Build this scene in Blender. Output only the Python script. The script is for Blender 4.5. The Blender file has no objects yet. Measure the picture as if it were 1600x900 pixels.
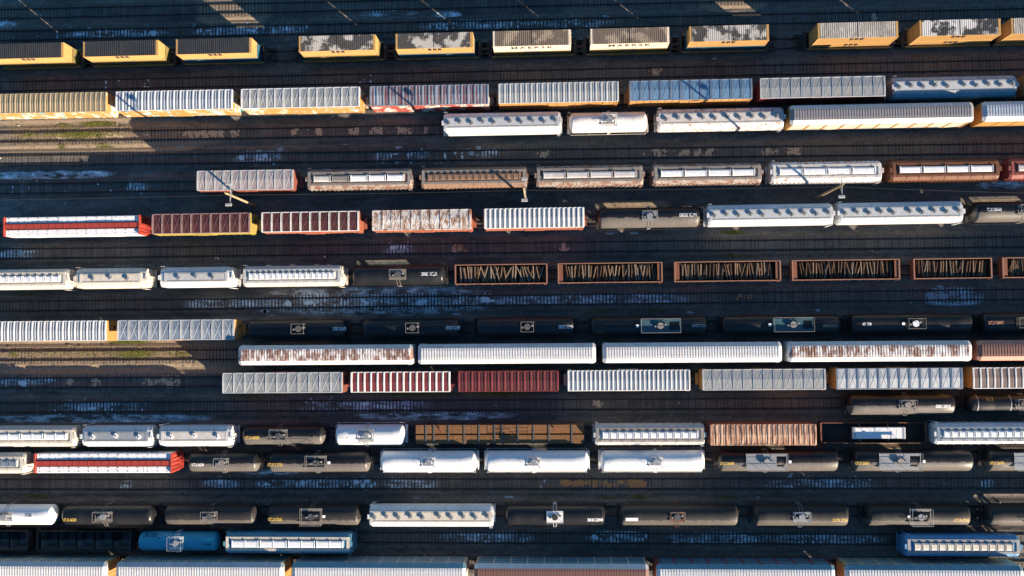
import bpy, math, random
from mathutils import Vector, Matrix
R = random.Random(7)
rad = math.radians
sc = bpy.context.scene
COL = sc.collection

# ------------------------------------------------------------------ camera
F, H = 1396.0, 140.0
down = Vector(((860-800)/F, -(517-450)/F, -1)).normalized()
Zc = -down
Xc = (Vector((1, 0, 0)) - Zc*Zc.x).normalized()
Yc = Zc.cross(Xc)
psi = 0.0085
Xw = (Xc*math.cos(psi) + Yc*math.sin(psi)).normalized()
Yw = Zc.cross(Xw)
M3 = Matrix((Xw, Yw, Zc))            # camera -> world
camd = bpy.data.cameras.new('camera')
camd.sensor_width = 36
camd.lens = F/1600*36
camd.clip_end = 6000
cam = bpy.data.objects.new('camera', camd)
COL.objects.link(cam)
m4 = M3.to_4x4()
m4.translation = Vector((0, 0, H))
cam.matrix_world = m4
sc.camera = cam

def W(px, py, z=0.0):
    """photo pixel -> world point on the plane of height z"""
    d = M3 @ Vector(((px-800)/F, -(py-450)/F, -1))
    t = (z-H)/d.z
    return Vector((d.x*t, d.y*t, z))

# ------------------------------------------------------------------ materials
MATS = {}
def rgb(c): return (c[0], c[1], c[2], 1.0)

def paint(name, col, rough=.55, metal=0.0, dirt=.35, dirtcol=(.10, .085, .07), rust=0.0, rustcol=(.16, .06, .025),
          streak=(1, 1, 1), scale=.55, var=.18, bump=.15, patch=None, patchcol=(.6, .6, .6), patch2=None, spec=.4, coat=0.0, flank=None):
    if name in MATS: return MATS[name]
    m = bpy.data.materials.new(name); m.use_nodes = True
    nt = m.node_tree; N = nt.nodes; L = nt.links
    b = N['Principled BSDF']
    tc = N.new('ShaderNodeTexCoord'); oi = N.new('ShaderNodeObjectInfo')
    mul = N.new('ShaderNodeMath'); mul.operation = 'MULTIPLY'; mul.inputs[1].default_value = 91.0
    L.new(oi.outputs['Random'], mul.inputs[0])
    add = N.new('ShaderNodeVectorMath'); add.operation = 'ADD'
    L.new(tc.outputs['Object'], add.inputs[0]); L.new(mul.outputs[0], add.inputs[1])
    mp = N.new('ShaderNodeMapping'); mp.inputs['Scale'].default_value = streak
    L.new(add.outputs[0], mp.inputs[0])
    def noise(s, det=5, src=None, ro=.6):
        n = N.new('ShaderNodeTexNoise'); n.inputs['Scale'].default_value = s
        n.inputs['Detail'].default_value = det; n.inputs['Roughness'].default_value = ro
        L.new((src or mp).outputs[0], n.inputs['Vector']); return n
    def ramp(n, a, bb, mx=1.0):
        r = N.new('ShaderNodeMapRange'); r.inputs[1].default_value = a; r.inputs[2].default_value = bb
        r.inputs[3].default_value = 0; r.inputs[4].default_value = mx; r.clamp = True
        L.new(n.outputs[0], r.inputs[0]); return r
    def mix(fac, a, c2):
        x = N.new('ShaderNodeMix'); x.data_type = 'RGBA'
        L.new(fac.outputs[0], x.inputs[0])
        if isinstance(a, tuple): x.inputs[6].default_value = rgb(a)
        else: L.new(a, x.inputs[6])
        if isinstance(c2, tuple): x.inputs[7].default_value = rgb(c2)
        else: L.new(c2, x.inputs[7])
        return x.outputs[2]
    n1 = noise(scale); n2 = noise(scale*7, 4)
    c = mix(ramp(n2, .3, .7), tuple(v*(1-var) for v in col), tuple(min(v*(1+var*.6), .95) for v in col))
    if patch:
        n4 = noise(.45, 3, add); c = mix(ramp(n4, patch-.03, patch+.05), c, patchcol)
        if patch2:
            n5 = noise(.8, 2, add); c = mix(ramp(n5, .58, .63), c, patch2)
    if dirt: c = mix(ramp(n1, .38, .78, dirt), c, dirtcol)
    if rust:
        n3 = noise(scale*2.2, 8, None, .72); t = .72-.34*rust
        c = mix(ramp(n3, t, t+.10, .92), c, rustcol)
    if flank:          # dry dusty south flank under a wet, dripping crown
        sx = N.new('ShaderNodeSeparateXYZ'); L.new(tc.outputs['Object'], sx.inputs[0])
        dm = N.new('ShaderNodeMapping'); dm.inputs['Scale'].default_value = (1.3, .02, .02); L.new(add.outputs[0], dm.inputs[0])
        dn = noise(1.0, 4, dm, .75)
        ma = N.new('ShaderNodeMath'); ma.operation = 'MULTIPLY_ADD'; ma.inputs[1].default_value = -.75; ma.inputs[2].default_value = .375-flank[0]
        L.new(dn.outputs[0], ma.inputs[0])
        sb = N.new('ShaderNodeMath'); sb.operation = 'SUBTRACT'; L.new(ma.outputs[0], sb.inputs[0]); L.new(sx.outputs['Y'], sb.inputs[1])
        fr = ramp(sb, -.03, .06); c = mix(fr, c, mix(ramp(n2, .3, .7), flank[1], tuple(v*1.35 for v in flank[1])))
    L.new(c, b.inputs['Base Color'])
    b.inputs['Metallic'].default_value = metal
    b.inputs['Specular IOR Level'].default_value = spec
    if coat: b.inputs['Coat Weight'].default_value = coat; b.inputs['Coat Roughness'].default_value = .15
    rr = ramp(n1, .2, .9); rr.inputs[3].default_value = max(rough-.12, .05); rr.inputs[4].default_value = min(rough+.2, 1)
    L.new(rr.outputs[0], b.inputs['Roughness'])
    if bump:
        bp = N.new('ShaderNodeBump'); bp.inputs['Strength'].default_value = bump; bp.inputs['Distance'].default_value = .03
        L.new(n2.outputs[0], bp.inputs['Height']); L.new(bp.outputs[0], b.inputs['Normal'])
    MATS[name] = m
    return m

def gravel(name, c1, c2, c3, brown, sunlit_sand, lit_spots, frost=(), rough=.95):
    m = bpy.data.materials.new(name); m.use_nodes = True
    nt = m.node_tree; N = nt.nodes; L = nt.links; b = N['Principled BSDF']
    g = N.new('ShaderNodeNewGeometry'); pos = g.outputs['Position']
    mp = N.new('ShaderNodeMapping'); mp.inputs['Scale'].default_value = (.3, 1, 1); L.new(pos, mp.inputs[0])
    def noise(s_, d, src, ro=.6):
        n = N.new('ShaderNodeTexNoise'); n.inputs['Scale'].default_value = s_; n.inputs['Detail'].default_value = d
        n.inputs['Roughness'].default_value = ro; L.new(src, n.inputs['Vector']); return n
    def rp(src, a, bb, lo=0., hi=1.):
        r = N.new('ShaderNodeMapRange'); r.inputs[1].default_value = a; r.inputs[2].default_value = bb; r.inputs[3].default_value = lo; r.inputs[4].default_value = hi
        L.new(src, r.inputs[0]); return r.outputs[0]
    def math_(op, a, c):
        x = N.new('ShaderNodeMath'); x.operation = op
        for i_, v in enumerate((a, c)):
            if isinstance(v, (int, float)): x.inputs[i_].default_value = v
            else: L.new(v, x.inputs[i_])
        return x.outputs[0]
    def mix(f, a, c, bl='MIX'):
        x = N.new('ShaderNodeMix'); x.data_type = 'RGBA'; x.blend_type = bl
        if isinstance(f, float): x.inputs[0].default_value = f
        else: L.new(f, x.inputs[0])
        for i_, v in ((6, a), (7, c)):
            if isinstance(v, tuple): x.inputs[i_].default_value = rgb(v)
            else: L.new(v, x.inputs[i_])
        return x.outputs[2]
    n1 = noise(.16, 6, mp.outputs[0]).outputs[0]; n2 = noise(3.2, 7, pos, .8).outputs[0]; n3 = noise(.6, 6, mp.outputs[0], .7).outputs[0]
    n6 = noise(1.5, 5, mp.outputs[0], .7).outputs[0]
    sx = N.new('ShaderNodeSeparateXYZ'); L.new(pos, sx.inputs[0])
    c = mix(rp(n1, .38, .62), c1, c2)
    c = mix(rp(n3, .50, .74), c, c3)
    east = math_('ADD', rp(sx.outputs['X'], -25., 70., 0., 1.), rp(n1, .3, .7, -.35, .35))
    c = mix(rp(east, .25, .85), c, brown)
    wob = math_('ADD', rp(n3, .3, .7, -.35, .35), rp(n6, .3, .7, -.25, .25))
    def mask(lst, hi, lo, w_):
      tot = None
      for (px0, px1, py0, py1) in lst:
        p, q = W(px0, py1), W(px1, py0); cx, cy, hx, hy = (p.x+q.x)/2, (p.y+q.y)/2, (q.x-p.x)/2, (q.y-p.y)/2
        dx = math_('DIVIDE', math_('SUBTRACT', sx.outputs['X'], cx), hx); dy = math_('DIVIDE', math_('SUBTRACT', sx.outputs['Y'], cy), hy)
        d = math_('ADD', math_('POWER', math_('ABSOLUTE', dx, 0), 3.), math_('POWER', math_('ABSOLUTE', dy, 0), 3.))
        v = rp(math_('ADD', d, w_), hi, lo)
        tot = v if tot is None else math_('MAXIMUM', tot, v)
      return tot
    if frost:
        f1 = noise(.75, 8, mp.outputs[0], .8).outputs[0]
        fm = math_('MULTIPLY', mask(frost, 1.25, .55, wob), rp(f1, .45, .57))
        c = mix(math_('MULTIPLY', fm, 1.0), c, mix(rp(n6, .3, .7), (.30, .42, .48), (.62, .76, .83)))
    tot = mask(lit_spots, 1.15, .75, wob)
    c = mix(tot, c, mix(rp(n6, .35, .65), sunlit_sand, tuple(v*.72 for v in sunlit_sand)))  # sandy tan painted in for sunlight falling on the ballast
    c = mix(1.0, c, rp(n2, .3, .72, .45, 1.6), 'MULTIPLY'); c = mix(1.0, c, rp(n6, .3, .7, .72, 1.3), 'MULTIPLY')
    L.new(c, b.inputs['Base Color'])
    b.inputs['Roughness'].default_value = rough; b.inputs['Specular IOR Level'].default_value = .25
    bp = N.new('ShaderNodeBump'); bp.inputs['Strength'].default_value = .6; bp.inputs['Distance'].default_value = .06
    L.new(n2, bp.inputs['Height']); L.new(bp.outputs[0], b.inputs['Normal'])
    return m

STR = (1.6, .35, .35)     # streaks running across the roof
P = dict(
 dark=paint('dark_steel', (.025, .023, .022), .7, rust=.45, rustcol=(.05, .028, .018)),
 wheel=paint('wheel_steel', (.09, .065, .05), .5, .6, rust=.4),
 rail=paint('rail_steel', (.035, .028, .024), .5, .3, rust=.6, rustcol=(.045, .025, .016)),
 tie=paint('old_creosote_tie', (.062, .058, .054), .9, dirt=.7, dirtcol=(.13, .115, .10), streak=(.3, 1, 1), scale=1.5, var=.4),
 blk=paint('black_tank_paint', (.012, .013, .015), .36, dirt=.35, dirtcol=(.04, .034, .03), streak=(1.2, .3, .3), bump=.05, spec=.35),
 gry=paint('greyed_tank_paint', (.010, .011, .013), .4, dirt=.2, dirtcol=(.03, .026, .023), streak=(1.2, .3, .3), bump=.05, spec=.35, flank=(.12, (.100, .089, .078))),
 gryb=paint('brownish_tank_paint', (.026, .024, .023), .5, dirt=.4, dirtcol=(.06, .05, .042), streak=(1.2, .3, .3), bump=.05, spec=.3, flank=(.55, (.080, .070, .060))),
 wht=paint('white_tank_paint', (.74, .74, .735), .38, dirt=.12, dirtcol=(.4, .36, .3), bump=.04),
 whd=paint('dirty_white_tank_paint', (.74, .71, .67), .42, dirt=.35, dirtcol=(.38, .25, .15), rust=.12, streak=(1, .4, .4), bump=.05),
 blu=paint('blue_tank_paint', (.03, .29, .42), .4, dirt=.2, dirtcol=(.05, .13, .2), bump=.04),
 hop=paint('white_hopper_paint', (.62, .635, .635), .5, dirt=.5, dirtcol=(.42, .38, .33), streak=(1, .35, .35), rust=.04),
 hop2=paint('spotted_hopper_paint', (.62, .62, .61), .5, dirt=.35, dirtcol=(.4, .33, .28), rust=.62, rustcol=(.28, .10, .05), scale=.8),
 hopg=paint('grey_hopper_paint', (.46, .47, .47), .55, dirt=.35, dirtcol=(.22, .19, .16), streak=(1, .35, .35), rust=.1),
 hopb=paint('beige_hopper_paint', (.60, .55, .47), .55, dirt=.35, dirtcol=(.34, .25, .17), streak=(1, .35, .35), rust=.14),
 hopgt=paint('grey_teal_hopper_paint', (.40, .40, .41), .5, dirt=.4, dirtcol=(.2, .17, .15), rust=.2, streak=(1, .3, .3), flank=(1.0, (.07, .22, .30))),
 plt=paint('teal_platform_paint', (.045, .12, .15), .5, dirt=.3),
 hopt=paint('teal_hopper_paint', (.10, .27, .36), .5, dirt=.3, dirtcol=(.12, .12, .12), streak=(1, .3, .3), rust=.1),
 hopbl=paint('blue_hopper_paint', (.10, .28, .48), .5, dirt=.2, dirtcol=(.12, .14, .16), streak=(1, .3, .3)),
 hopr=paint('rusty_hopper_paint', (.30, .27, .245), .65, dirt=.65, dirtcol=(.2, .14, .1), rust=.78, rustcol=(.16, .07, .04), streak=(.6, 1, 1), scale=.7),
 hopw=paint('tan_rust_hopper_paint', (.22, .135, .09), .7, dirt=.5, dirtcol=(.18, .11, .08), rust=.4, rustcol=(.17, .08, .045), streak=(.5, 1, 1)),
 hopo=paint('orange_hopper_paint', (.15, .055, .026), .6, dirt=.4, dirtcol=(.1, .05, .03), rust=.3, rustcol=(.12, .05, .03)),
 hopd=paint('red_hopper_paint', (.24, .05, .04), .55, dirt=.45, rust=.1),
 lid=paint('white_lid_paint', (.74, .75, .76), .5, dirt=.2, dirtcol=(.35, .33, .3), rust=.06),
 lidr=paint('stained_lid_paint', (.55, .53, .51), .6, dirt=.5, dirtcol=(.25, .18, .13), rust=.3, rustcol=(.22, .1, .05)),
 grate=paint('galvanised_grating', (.36, .38, .40), .5, .35, dirt=.3),
 gratd=paint('worn_grating', (.30, .27, .24), .6, .3, dirt=.5, rust=.35),
 hatch=paint('grey_hatch_paint', (.30, .31, .32), .5, .2, dirt=.3),
 hatchd=paint('dark_hatch_paint', (.09, .09, .09), .5, dirt=.3),
 galv=paint('galvanised_roof', (.30, .315, .32), .5, .3, dirt=.6, dirtcol=(.25, .23, .2), streak=STR),
 galvp=paint('pinkish_roof', (.36, .30, .30), .5, .2, dirt=.5, dirtcol=(.25, .18, .17), streak=STR), heap=paint('buried_wood', (.15, .085, .045), .85, dirt=.5, dirtcol=(.06, .035, .02), streak=(1, .15, 1), scale=2, var=.4),
 galvb=paint('bluish_galvanised_roof', (.22, .27, .33), .5, .3, dirt=.3, dirtcol=(.2, .22, .24), streak=STR),
 galvbb=paint('blue_roof', (.12, .24, .38), .5, .2, dirt=.25, dirtcol=(.12, .2, .28), streak=STR),
 galvy=paint('yellowed_roof', (.30, .26, .18), .5, .3, dirt=.4, dirtcol=(.28, .2, .1), streak=STR),
 galvw=paint('pale_roof', (.50, .52, .535), .48, .2, dirt=.45, dirtcol=(.35, .34, .32), streak=STR),
 rib=paint('bright_seam', (.74, .75, .76), .42, .25, dirt=.25, dirtcol=(.35, .33, .3), streak=STR),
 riby=paint('yellowed_seam', (.40, .32, .20), .45, .2, dirt=.35, dirtcol=(.3, .2, .1), streak=STR),
 mar=paint('maroon_roof', (.065, .016, .018), .6, dirt=.4, dirtcol=(.05, .02, .02), streak=STR),
 marr=paint('red_roof', (.17, .03, .033), .55, dirt=.35, dirtcol=(.09, .02, .02), streak=STR),
 marp=paint('purple_brown_roof', (.13, .085, .08), .6, dirt=.5, dirtcol=(.3, .25, .22), streak=STR),
 rusr=paint('rust_patched_roof', (.62, .60, .57), .6, dirt=.4, dirtcol=(.34, .24, .16), rust=.74, rustcol=(.24, .10, .045), streak=(1.2, .5, .5), scale=.7),
 rwr=paint('red_white_roof', (.38, .42, .48), .55, .2, dirt=.3, dirtcol=(.3, .25, .25), rust=.88, rustcol=(.17, .028, .03), streak=(2.6, .15, .15), scale=.42),
 pch=paint('peach_rust_roof', (.60, .40, .27), .65, dirt=.35, dirtcol=(.36, .18, .10), rust=.78, rustcol=(.24, .09, .05), streak=(2.6, .3, .3), scale=.6),
 yel=paint('yellow_car_paint', (.45, .235, .08), .5, dirt=.25, dirtcol=(.3, .16, .05)),
 yelg=paint('tagged_yellow_paint', (.50, .26, .08), .5, dirt=.3, dirtcol=(.3, .17, .06), patch=.57, patchcol=(.62, .60, .55), patch2=(.2, .42, .45)),
 red=paint('red_car_paint', (.23, .075, .055), .5, dirt=.25, dirtcol=(.18, .06, .03)),
 redg=paint('tagged_red_paint', (.38, .07, .05), .5, dirt=.2, patch=.50, patchcol=(.62, .58, .5), patch2=(.3, .1, .1)),
 org=paint('orange_red_car_paint', (.33, .11, .065), .5, dirt=.25, dirtcol=(.25, .08, .03)),
 grn=paint('yellow_green_car_paint', (.36, .28, .07), .5, dirt=.35, dirtcol=(.2, .15, .04)),
 seam=paint('dull_pink_seam', (.30, .20, .19), .5, dirt=.4, dirtcol=(.12, .06, .06), streak=STR),
 xmid=paint('dull_pressing', (.13, .06, .06), .5, dirt=.3, streak=STR),
 postc=paint('tan_post_paint', (.82, .62, .34), .5, dirt=.2), postp=paint('pink_post_paint', (.72, .58, .50), .5, dirt=.2), postr=paint('red_post_paint', (.34, .07, .07), .5, dirt=.2),
 mrn=paint('maroon_car_paint', (.13, .025, .035), .5, dirt=.25, dirtcol=(.08, .03, .03)),
 ewht=paint('white_edge_paint', (.66, .66, .65), .5, dirt=.4, dirtcol=(.4, .3, .25)),
 arw=paint('white_carrier_roof', (.61, .615, .615), .5, dirt=.4, dirtcol=(.5, .42, .36), streak=(1.2, .4, .4)),
 arr=paint('rust_stained_carrier_roof', (.74, .71, .69), .55, dirt=.4, dirtcol=(.5, .36, .27), rust=.80, rustcol=(.19, .08, .045), streak=(1.7, .6, .8), scale=.34),
 arg=paint('grey_carrier_roof', (.22, .215, .225), .6, dirt=.35, dirtcol=(.2, .18, .17), streak=STR),
 arb=paint('brown_carrier_roof', (.20, .10, .08), .6, dirt=.35, dirtcol=(.12, .06, .05), streak=STR),
 argb=paint('blue_grey_carrier_roof', (.40, .45, .52), .5, .2, dirt=.3, dirtcol=(.25, .25, .25), streak=STR),
 shw=paint('pale_roof_shoulder', (.60, .60, .60), .5, .1, dirt=.25, dirtcol=(.3, .25, .2), streak=STR),
 shb=paint('brown_roof_shoulder', (.50, .24, .17), .6, dirt=.3),
 panel=paint('carrier_side_panel', (.34, .44, .50), .5, .3, dirt=.35, dirtcol=(.12, .11, .1)),
 wrap=paint('white_lumber_wrap', (.76, .76, .76), .35, dirt=.06, dirtcol=(.5, .5, .5), bump=.3),
 beam=paint('red_beam_paint', (.36, .05, .035), .5, dirt=.3, dirtcol=(.2, .03, .02)),
 gon=paint('rusty_gondola', (.20, .075, .04), .75, dirt=.4, dirtcol=(.09, .04, .03), rust=.3),
 rim=paint('worn_gondola_rim', (.27, .135, .09), .6, dirt=.5, dirtcol=(.3, .13, .08)),
 gonin=paint('dark_gondola_inside', (.022, .018, .016), .8, rust=.4, rustcol=(.04, .022, .016)),
 wood=paint('weathered_wood', (.20, .12, .066), .85, dirt=.4, dirtcol=(.12, .08, .05), streak=(1, .15, 1), scale=2, var=.35),
 woodg=paint('greyed_wood', (.21, .16, .12), .85, dirt=.45, dirtcol=(.13, .10, .08), streak=(1, .15, 1), scale=2, var=.35),
 woodd=paint('dark_wood', (.11, .06, .035), .85, dirt=.5, dirtcol=(.05, .03, .02), streak=(1, .15, 1), scale=2, var=.35),
 deck=paint('brown_plank_deck', (.22, .105, .04), .85, dirt=.45, dirtcol=(.13, .06, .025), streak=(2.5, .4, 1), scale=.9, var=.4),
 tie2=paint('greyed_creosote_tie', (.095, .09, .085), .9, dirt=.6, dirtcol=(.15, .13, .115), streak=(.3, 1, 1), scale=1.5, var=.4),
 tie3=paint('gravel_covered_tie', (.15, .138, .125), .95, dirt=.5, dirtcol=(.09, .08, .07), scale=3, var=.5),
 pole=paint('pole_wood', (.34, .25, .14), .8, dirt=.3, dirtcol=(.25, .17, .09), streak=(1, 1, .1), scale=2),
 lampw=paint('lamp_housing', (.42, .43, .44), .4, .3, dirt=.2),
 ylw=paint('yellow_lettering', (.62, .40, .07), .5, dirt=.1, bump=0), wlt=paint('white_lettering', (.85, .85, .85), .5, dirt=.05, bump=0),
 olt=paint('orange_lettering', (.55, .28, .16), .5, dirt=.1, bump=0), dlt=paint('dark_lettering', (.02, .025, .05), .5, dirt=.1, bump=0),
 glt=paint('grey_lettering', (.38, .38, .38), .5, dirt=.1, bump=0),
 cy=paint('yellow_container_paint', (.47, .28, .105), .5, dirt=.25, dirtcol=(.35, .18, .05), rust=.08),
 co=paint('olive_container_paint', (.20, .15, .05), .55, dirt=.35, rust=.15),
 cb=paint('blue_container_paint', (.035, .12, .17), .5, dirt=.25, rust=.08),
 cc=paint('cream_container_paint', (.72, .62, .50), .55, dirt=.3, dirtcol=(.45, .28, .15), rust=.12),
 cr_d=paint('black_container_roof', (.028, .03, .034), .5, dirt=.4, dirtcol=(.05, .045, .04)),
 cr_s=paint('sooty_container_roof', (.07, .065, .06), .6, dirt=.0, patch=.53, patchcol=(.45, .42, .38), scale=.8, var=.5),
 cr_b=paint('brown_dirt_container_roof', (.17, .13, .10), .7, dirt=.3, dirtcol=(.06, .05, .04), patch=.55, patchcol=(.32, .25, .18), scale=1.2, var=.6),
 cr_g=paint('pale_dirt_container_roof', (.46, .42, .37), .7, dirt=.6, dirtcol=(.12, .10, .08), streak=(1.4, .4, 1), var=.5),
 cr_w=paint('patchy_container_roof', (.05, .05, .05), .6, dirt=0, patch=.49, patchcol=(.56, .54, .51), scale=.8, var=.5),
)

# ------------------------------------------------------------------ mesh builder
class MB:
    def __init__(s): s.v = []; s.f = []; s.mi = []
    def add(s, vs, fs, m=0):
        o = len(s.v); s.v += [tuple(p) for p in vs]
        for f in fs: s.f.append([i+o for i in f]); s.mi.append(m)
        return s
    def box(s, x0, x1, y0, y1, z0, z1, m=0):
        return s.add([(x0,y0,z0),(x1,y0,z0),(x1,y1,z0),(x0,y1,z0),(x0,y0,z1),(x1,y0,z1),(x1,y1,z1),(x0,y1,z1)],
                     [(0,3,2,1),(4,5,6,7),(0,1,5,4),(1,2,6,5),(2,3,7,6),(3,0,4,7)], m)
    def prism(s, prof, x0, x1, m=0, caps=True, e0=None, e1=None):
        """profile of (y,z) counter-clockwise seen from +x, run along x; e0/e1 replace the profile at an end"""
        n = len(prof); a = e0 or prof; b = e1 or prof
        vs = [(x0, y, z) for y, z in a] + [(x1, y, z) for y, z in b]
        fs = [(i, n+i, n+(i+1) % n, (i+1) % n)[::-1] for i in range(n)]
        if caps: fs += [tuple(range(n))[::-1], tuple(range(n, 2*n))]
        return s.add(vs, fs, m)
    def tube(s, p, q, r, n=6, m=0, r2=None):
        p, q = Vector(p), Vector(q); d = (q-p).normalized(); r2 = r if r2 is None else r2
        a = d.orthogonal().normalized(); b = d.cross(a); vs = []
        for c, rr in ((p, r), (q, r2)):
            for i in range(n):
                t = 2*math.pi*i/n; vs.append(c+(a*math.cos(t)+b*math.sin(t))*rr)
        fs = [(i, (i+1) % n, n+(i+1) % n, n+i) for i in range(n)]+[tuple(range(n))[::-1], tuple(range(n, 2*n))]
        return s.add(vs, fs, m)
    def lathe(s, prof, cz, n=40, m=0, cy=0.0):
        vs = []; k = len(prof)
        for x, r in prof:
            for i in range(n):
                t = 2*math.pi*i/n; vs.append((x, cy+r*math.sin(t), cz+r*math.cos(t)))
        fs = [(j*n+i, (j+1)*n+i, (j+1)*n+(i+1) % n, j*n+(i+1) % n)[::-1] for j in range(k-1) for i in range(n)]
        fs += [tuple(range(n)), tuple(range((k-1)*n, k*n))[::-1]]
        return s.add(vs, fs, m)
    def mesh(s, name, mats, smooth=False):
        me = bpy.data.meshes.new(name); me.from_pydata(s.v, [], s.f)
        for m in (mats if isinstance(mats, (list, tuple)) else [mats]): me.materials.append(m)
        me.polygons.foreach_set('material_index', s.mi)
        if smooth: me.polygons.foreach_set('use_smooth', [True]*len(s.f))
        me.update(); return me
    def build(s, name, mats, parent=None, smooth=False):
        return link(name, s.mesh(name, mats, smooth), parent)

def link(name, data, parent=None, loc=None):
    o = bpy.data.objects.new(name, data); COL.objects.link(o)
    if parent: o.parent = parent
    if loc: o.location = loc
    return o
def thing(name, label, cat, loc, rz=0.0, group=None):
    o = link(name, None); o.empty_display_size = .5
    o.location = loc; o.rotation_euler = (0, 0, rz); o['label'] = label; o['category'] = cat
    if group: o['group'] = group
    return o
def tag(o, label=None, cat=None, group=None, kind=None):
    for k, v in (('label', label), ('category', cat), ('group', group), ('kind', kind)):
        if v: o[k] = v
    return o

# text -> flat mesh (local x right, y up, centred)
TXT = {}
def text_mesh(s, h, space=1.0):
    key = (s, h, space)
    if key in TXT: return TXT[key]
    cu = bpy.data.curves.new('txt', 'FONT'); cu.body = s; cu.size = h/0.7; cu.align_x = 'CENTER'; cu.align_y = 'CENTER'
    cu.space_character = space; cu.offset = .012; cu.resolution_u = 2
    o = bpy.data.objects.new('txt', cu); COL.objects.link(o)
    bpy.context.view_layer.update()
    me = bpy.data.meshes.new_from_object(o.evaluated_get(bpy.context.evaluated_depsgraph_get()))
    vs = [tuple(v.co) for v in me.vertices]; fs = [tuple(p.vertices) for p in me.polygons]
    bpy.data.objects.remove(o); bpy.data.curves.remove(cu); bpy.data.meshes.remove(me)
    TXT[key] = (vs, fs); return TXT[key]

# ------------------------------------------------------------------ running gear (shared meshes)
def _wheelset():
    b = MB()
    for y in (-.75, .75):
        b.tube((0, y-.06, .44), (0, y+.06, .44), .44, 18)
    b.tube((0, -.75, .44), (0, .75, .44), .08, 8)
    return b.mesh('wheelset', P['wheel'])
def _frame():
    b = MB()
    for y in (-1.0, 1.0):
        b.prism([(y-.09, .42), (y+.09, .42), (y+.09, .72), (y-.09, .72)], -1.25, 1.25)
        for x in (-.88, .88): b.box(x-.18, x+.18, y-.12, y+.12, .30, .60)
    b.box(-.22, .22, -.95, .95, .5, .8)
    return b.mesh('bogie', P['dark'])
def _coupler():
    b = MB(); b.box(0, .75, -.09, .09, .72, .95); b.box(.65, 1.0, -.17, .17, .66, 1.0); b.box(.92, 1.06, -.17, -.02, .7, .96)
    b.tube((0, .3, .8), (.95, .18, .45), .03)
    return b.mesh('coupler', P['wheel'])
WS, BG, CP = _wheelset(), _frame(), _coupler()
BW = MB(); BW.tube((0, 0, 0), (.06, 0, 0), .28, 14); BW = BW.mesh('brake_wheel', P['dark'])

def gear(root, half, over, bx=None):
    """two bogies with wheelsets, two couplers; body half length, coupler overhang"""
    bx = half-1.9 if bx is None else bx
    for s in (-1, 1):
        g = link('bogie', BG, root, (s*bx, 0, 0))
        for x in (-.88, .88): link('wheelset', WS, g, (x, 0, 0))
        c = link('coupler', CP, root, (s*(half+over-1.0), 0, 0))
        if s < 0: c.rotation_euler = (0, 0, math.pi)

def ladder(root, x, y, z0, z1, m, axis='x', w=.42, lean=None):
    """rungs between two stiles, w wide along axis"""
    b = MB()
    dx, dy = (w/2, 0) if axis == 'x' else (0, w/2)
    for s in (-1, 1): b.tube((x+s*dx, y+s*dy, z0), (x+s*dx, y+s*dy, z1), .025, 5)
    n = int((z1-z0)/.35)
    for i in range(n+1):
        z = z0+.1+i*(z1-z0-.2)/max(n, 1); b.tube((x-dx, y-dy, z), (x+dx, y+dy, z), .018, 5)
    return b.build('ladder', m, root)

def end_rails(b, x, y0, y1, z0, z1, n=3):
    for i in range(n):
        y = y0+(y1-y0)*i/(n-1); b.tube((x, y, z0), (x, y, z1), .03, 5)
    for z in (z1, (z0+z1)/2): b.tube((x, y0, z), (x, y1, z), .03, 5)

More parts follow.
